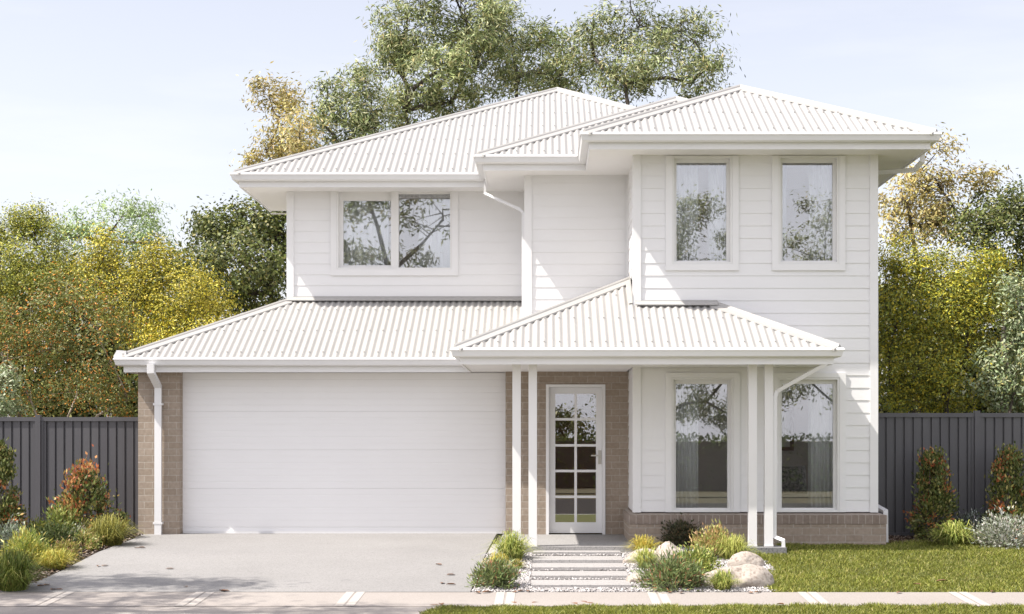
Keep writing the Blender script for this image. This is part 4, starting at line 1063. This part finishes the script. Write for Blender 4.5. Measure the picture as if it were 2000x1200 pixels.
boulder('flat pale boulder behind the light green grass by the slabs', 1263, 1103, 84, 32, 1)
boulder('rounded upright pinkish boulder in the middle of the gravel bed', 1317, 1110, 82, 56, 2)
boulder('largest granite boulder beside the lawn edge', 1440, 1147, 146, 56, 3, .7)
boulder('small boulder half hidden behind the largest one', 1460, 1108, 74, 30, 4)
boulder('low pale boulder behind the dark mound near the driveway', 985, 1128, 66, 28, 5)
boulder('low flat boulder between slabs and the wide grevillea', 1252, 1140, 60, 22, 6)

# ---- gravel, mulch (stuff)
def chips(name, label, cat, xy, size, cols, seed, lift=.0):
    rng = np.random.default_rng(seed); n = len(xy)
    base = np.array([(1,0,0),(-1,0,0),(0,1,0),(0,-1,0),(0,0,1),(0,0,-1)], float)
    fs = np.array([(0,2,4),(2,1,4),(1,3,4),(3,0,4),(2,0,5),(1,2,5),(3,1,5),(0,3,5)])
    s = size*rng.uniform(.55,1.35,(n,1,3))*np.array((1,1,.7)); v = base[None]*s*rng.uniform(.75,1.25,(n,6,1))
    th = rng.uniform(0, 6.28, n); c_, s_ = np.cos(th)[:,None], np.sin(th)[:,None]
    vx = v[...,0]*c_-v[...,1]*s_; vy = v[...,0]*s_+v[...,1]*c_
    v = np.stack([vx, vy, v[...,2]], -1)
    z = np.interp(xy[:,1], GY, GZ)+rng.uniform(0, size, n)+lift
    v += np.concatenate([xy, z[:,None]], 1)[:,None,:]
    loops = (fs[None]+np.arange(n)[:,None,None]*6).ravel()
    col = np.array(cols, float)[rng.integers(0, len(cols), n)]*rng.uniform(.8,1.2,(n,1))
    o = np_mesh(name, v.reshape(-1,3), loops, np.arange(0, len(loops), 3), M['pebble'], None, np.repeat(col, 6, 0))
    tag(o, label, cat, kind='stuff')
rng = np.random.default_rng(7)
n = 30000; xy = np.stack([rng.uniform(-.86, 2.95, n), rng.uniform(19.83, 24.2, n)], 1)
xe = np.array([lawn_edge(y)[0] for y in xy[:,1]])
jag = .05*np.sin(xy[:,1]*13)+.03*np.sin(xy[:,1]*31)
ok = (xy[:,0] < xe+.03+jag) & ~((xy[:,1] > 23.2) & (xy[:,0] < 1.25)) & (xy[:,0] > -.86+(xy[:,1]-19.8)*.02)
# leave slab tops clear
for py in fe:
    _, y_, _z = gp(1130, py); ok &= ~((np.abs(xy[:,0]-.43) < .61) & (xy[:,1] > y_-.03) & (xy[:,1] < y_+.675))
chips('gravel', 'white and grey gravel around the stepping slabs and boulders', 'gravel', xy[ok], .017, [(.44,.415,.405),(.49,.47,.46),(.36,.34,.335),(.53,.505,.49),(.27,.255,.25)], 8)
n = 9000; xy = np.stack([rng.uniform(-9.5, -6.17, n), rng.uniform(19.86, 26.3, n)], 1)
chips('bark_mulch', 'dark bark mulch with pale chips in the left garden bed', 'mulch', xy[(xy[:,1] > 20.1) | (xy[:,0] < -6.4)], .022, [(.06,.04,.03),(.10,.065,.045),(.04,.028,.02),(.16,.11,.08),(.3,.25,.21)], 9)
n = 5000; xy = np.stack([rng.uniform(4.95, 9.5, n), rng.uniform(24.62, 25.7, n)], 1)
chips('bark_mulch', 'brown mulch under the shrubs along the right fence', 'mulch', xy, .02, [(.07,.045,.03),(.12,.08,.055),(.05,.03,.02),(.3,.24,.2)], 10)

# ---- grass blades (stuff)
def grass(name, label, xy, h, pal, seed, wid=.006):
    rng = np.random.default_rng(seed); n = len(xy)
    z = np.interp(xy[:,1], GY, GZ); base = np.concatenate([xy, (z-.006)[:,None]], 1)
    ang = rng.uniform(0, 6.28, n); s = np.stack([np.cos(ang), np.sin(ang), np.zeros(n)], 1)
    pr = np.random.default_rng(seed+50); patch = np.zeros(n)
    for fq, am in ((1.1,.5),(3.0,.45),(8.0,.5),(17.0,.45)):
        for _ in range(3):
            a_ = pr.uniform(0, 6.28); patch += am/1.7*np.sin(fq*(xy[:,0]*math.cos(a_)+1.6*xy[:,1]*math.sin(a_))+pr.uniform(0,6.28))
    patch = np.clip(.5+.38*patch, 0, 1)
    hh_ = h*rng.uniform(.55,1.25,n)*(.55+.75*patch)
    lean = rng.normal(size=(n,3))*np.array((.55,.55,0)); tip = base+(np.array((0,0,1.))+lean)*hh_[:,None]
    mid = base*.5+tip*.5; mid[:,2] += hh_*.12
    w = wid*rng.uniform(.7,1.3,n)[:,None]
    V = np.stack([base+s*w*.5, base-s*w*.5, mid-s*w*.4, tip, mid+s*w*.4], 1).reshape(-1,3)
    pc = np.array([p[0] for p in pal], float); pw = np.array([p[1] for p in pal], float); pw /= pw.sum()
    col = pc[rng.choice(len(pc), n, p=pw)]*rng.uniform(.75,1.25,(n,1))*(.80+.44*patch[:,None])
    o = np_mesh(name, V, np.arange(5*n), np.arange(0, 5*n, 5), M['leaf'], None, np.repeat(col, 5, 0))
    tag(o, label, 'grass', kind='stuff')
TURF = [((.255,.275,.05),4), ((.19,.215,.035),4), ((.35,.335,.08),2), ((.10,.125,.022),2.4), ((.42,.37,.14),.9)]
rng = np.random.default_rng(17)
n = 120000; xy = np.stack([rng.uniform(2.5, 9.0, n), rng.uniform(19.81, 24.75, n)], 1)
xe = np.array([lawn_edge(y)[0] for y in xy[:,1]])
ok = (xy[:,0] > xe+.03*np.sin(xy[:,1]*25)) & ~((xy[:,1] > 24.27) & (xy[:,0] < 4.94)) & ~((xy[:,0] < 3.32) & (xy[:,1] > 23.08))
grass('lawn_grass', 'short yellow-green lawn grass in front of the house', xy[ok], .048, TURF, 18, .008)
n = 90000; xy = np.stack([rng.uniform(-1.3, 6.6, n), rng.uniform(17.0, 18.66, n)], 1)
ed = 18.585+.025*np.sin(xy[:,0]*9)+.02*np.sin(xy[:,0]*23+1)
cx = -1.30+np.where(xy[:,1] > 18.0, (xy[:,1]-18.0)*.36, 0)
ok = (xy[:,1] < ed) & (xy[:,0] > cx)
grass('verge_grass', 'yellow-green verge grass in front of the footpath', xy[ok], .055, TURF, 19, .008)

# ---- fallen leaves
def dead(px, py, lab, grp, k, scale=1.):
    x, y, z = gp(px, py); rng = np.random.default_rng(k+300)
    m = MB(); l, w = .052*scale*rng.uniform(.8,1.25), .022*scale*rng.uniform(.8,1.3); c = rng.uniform(.006,.018)
    m.add([(-l,0,.002),(-l*.4,-w,c),(l*.5,-w*.8,c),(l,0,.004),(l*.5,w*.8,c*1.1),(-l*.4,w,c*.9),(0,0,.003)], [(0,1,6),(1,2,6),(2,3,6),(3,4,6),(4,5,6),(5,0,6)])
    o = m.build('fallen_leaf', M['deadleaf']); o.location = (x, y, z+.018); o.rotation_euler = (0, 0, rng.uniform(0, 6.28)); tag(o, lab, 'leaf', grp)
k = 0
for px, py in ((267,1073),(277,1073),(192,1109),(205,1108),(332,1114),(363,1149),(434,1157),(440,1158),(79,1148),(91,1146),(103,1155),(114,1155),(857,1106),(881,1126),(864,1142),(881,1145)):
    k += 1; dead(px, py, 'small dry brown fallen leaf lying on the grey driveway', 'fallen leaves on the driveway', k)
for px, py in ((933,1161),(951,1160),(1005,1159),(1018,1157),(1033,1158),(1308,1160),(1330,1161),(1465,1161),(1480,1160),(1524,1184),(1756,1161),(1939,1159),(848,1185),(862,1184)):
    k += 1; dead(px, py, 'dry brown fallen leaf lying on the pale footpath', 'fallen leaves on the footpath', k, 1.15)
for px, py in ((1003,1186),(1046,1186),(1121,1188),(1140,1184),(1150,1187),(1840,1143),(1790,1150)):
    k += 1; dead(px, py, 'curled brown fallen leaf lying in the short grass', 'fallen leaves in the grass', k, 1.4)
    bpy.context.scene.collection.objects[-1].location.z += .03

# ------------------------------------------------------------------ light, sky, camera
SUN = Vector((-3.1, -1.07, 4.7)).normalized()
w = bpy.data.worlds.new('World'); sc.world = w; w.use_nodes = True; nt = w.node_tree; bg = nt.nodes['Background']
sky = N(nt, 'ShaderNodeTexSky', sky_type='NISHITA'); sky.sun_disc = False
sky.sun_elevation = math.asin(SUN.z); sky.sun_rotation = math.atan2(SUN.x, SUN.y)
sky.air_density = 1.0; sky.dust_density = 1.6; sky.ozone_density = 1.0; sky.altitude = 0
hs = N(nt, 'ShaderNodeHueSaturation', Saturation=.42, Value=1.26); nt.links.new(sky.outputs['Color'], hs.inputs['Color'])
# thin high cloud
tc = N(nt, 'ShaderNodeTexCoord'); mp = N(nt, 'ShaderNodeMapping'); mp.inputs['Scale'].default_value = (1.2, 1.2, 7)
nt.links.new(tc.outputs['Generated'], mp.inputs['Vector'])
nz = N(nt, 'ShaderNodeTexNoise', Scale=2.2, Detail=7, Roughness=.6); nt.links.new(mp.outputs['Vector'], nz.inputs['Vector'])
cl = ramp(nt, nz.outputs['Fac'], [(.45, (0,0,0)), (.85, (.22,.22,.22))])
mx = N(nt, 'ShaderNodeMixRGB'); nt.links.new(cl, mx.inputs['Fac']); nt.links.new(hs.outputs['Color'], mx.inputs['Color1']); mx.inputs['Color2'].default_value = (8.5,8.5,8.6,1)
# bright cloud bank added to the sky behind the camera, to light the walls
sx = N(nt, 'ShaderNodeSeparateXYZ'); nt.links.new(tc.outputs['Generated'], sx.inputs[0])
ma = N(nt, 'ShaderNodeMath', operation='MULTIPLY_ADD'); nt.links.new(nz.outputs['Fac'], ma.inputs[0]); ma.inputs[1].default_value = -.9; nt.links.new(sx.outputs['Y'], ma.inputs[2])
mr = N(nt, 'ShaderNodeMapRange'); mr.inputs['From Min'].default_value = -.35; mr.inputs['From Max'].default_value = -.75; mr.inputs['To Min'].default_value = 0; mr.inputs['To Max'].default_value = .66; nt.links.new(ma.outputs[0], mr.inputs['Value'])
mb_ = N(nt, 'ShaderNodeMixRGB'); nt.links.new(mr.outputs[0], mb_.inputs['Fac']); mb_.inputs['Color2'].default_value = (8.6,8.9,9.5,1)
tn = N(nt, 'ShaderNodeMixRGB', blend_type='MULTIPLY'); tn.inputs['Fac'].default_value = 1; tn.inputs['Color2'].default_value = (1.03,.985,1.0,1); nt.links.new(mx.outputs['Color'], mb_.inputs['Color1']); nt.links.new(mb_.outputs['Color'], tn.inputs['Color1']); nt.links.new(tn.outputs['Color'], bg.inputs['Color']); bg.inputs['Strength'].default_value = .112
sun = bpy.data.lights.new('sun', 'SUN'); sun.energy = 5.0; sun.angle = R(.55); sun.color = (1, .945, .87)
so = bpy.data.objects.new('sun', sun); COL.objects.link(so); so.location = SUN*60; so.rotation_euler = SUN.to_track_quat('Z', 'Y').to_euler()
cam = bpy.data.cameras.new('camera'); co = bpy.data.objects.new('camera', cam); COL.objects.link(co)
co.location = (0, 0, EYE); co.rotation_euler = (R(90), 0, 0)
cam.sensor_width = 36; cam.lens = F/2000*36; cam.shift_x = (1000-VX)/2000; cam.shift_y = (VY-600)/2000; cam.clip_end = 3000; cam.clip_start = .1
sc.camera = co
sc.view_settings.view_transform = 'Standard'; sc.view_settings.look = 'None'; sc.view_settings.gamma = 1; sc.view_settings.exposure = .66
sc.cycles.max_bounces = 8; sc.cycles.transparent_max_bounces = 12; sc.cycles.use_denoising = True
for o in sc.objects:
    if '_w' in o: del o['_w']
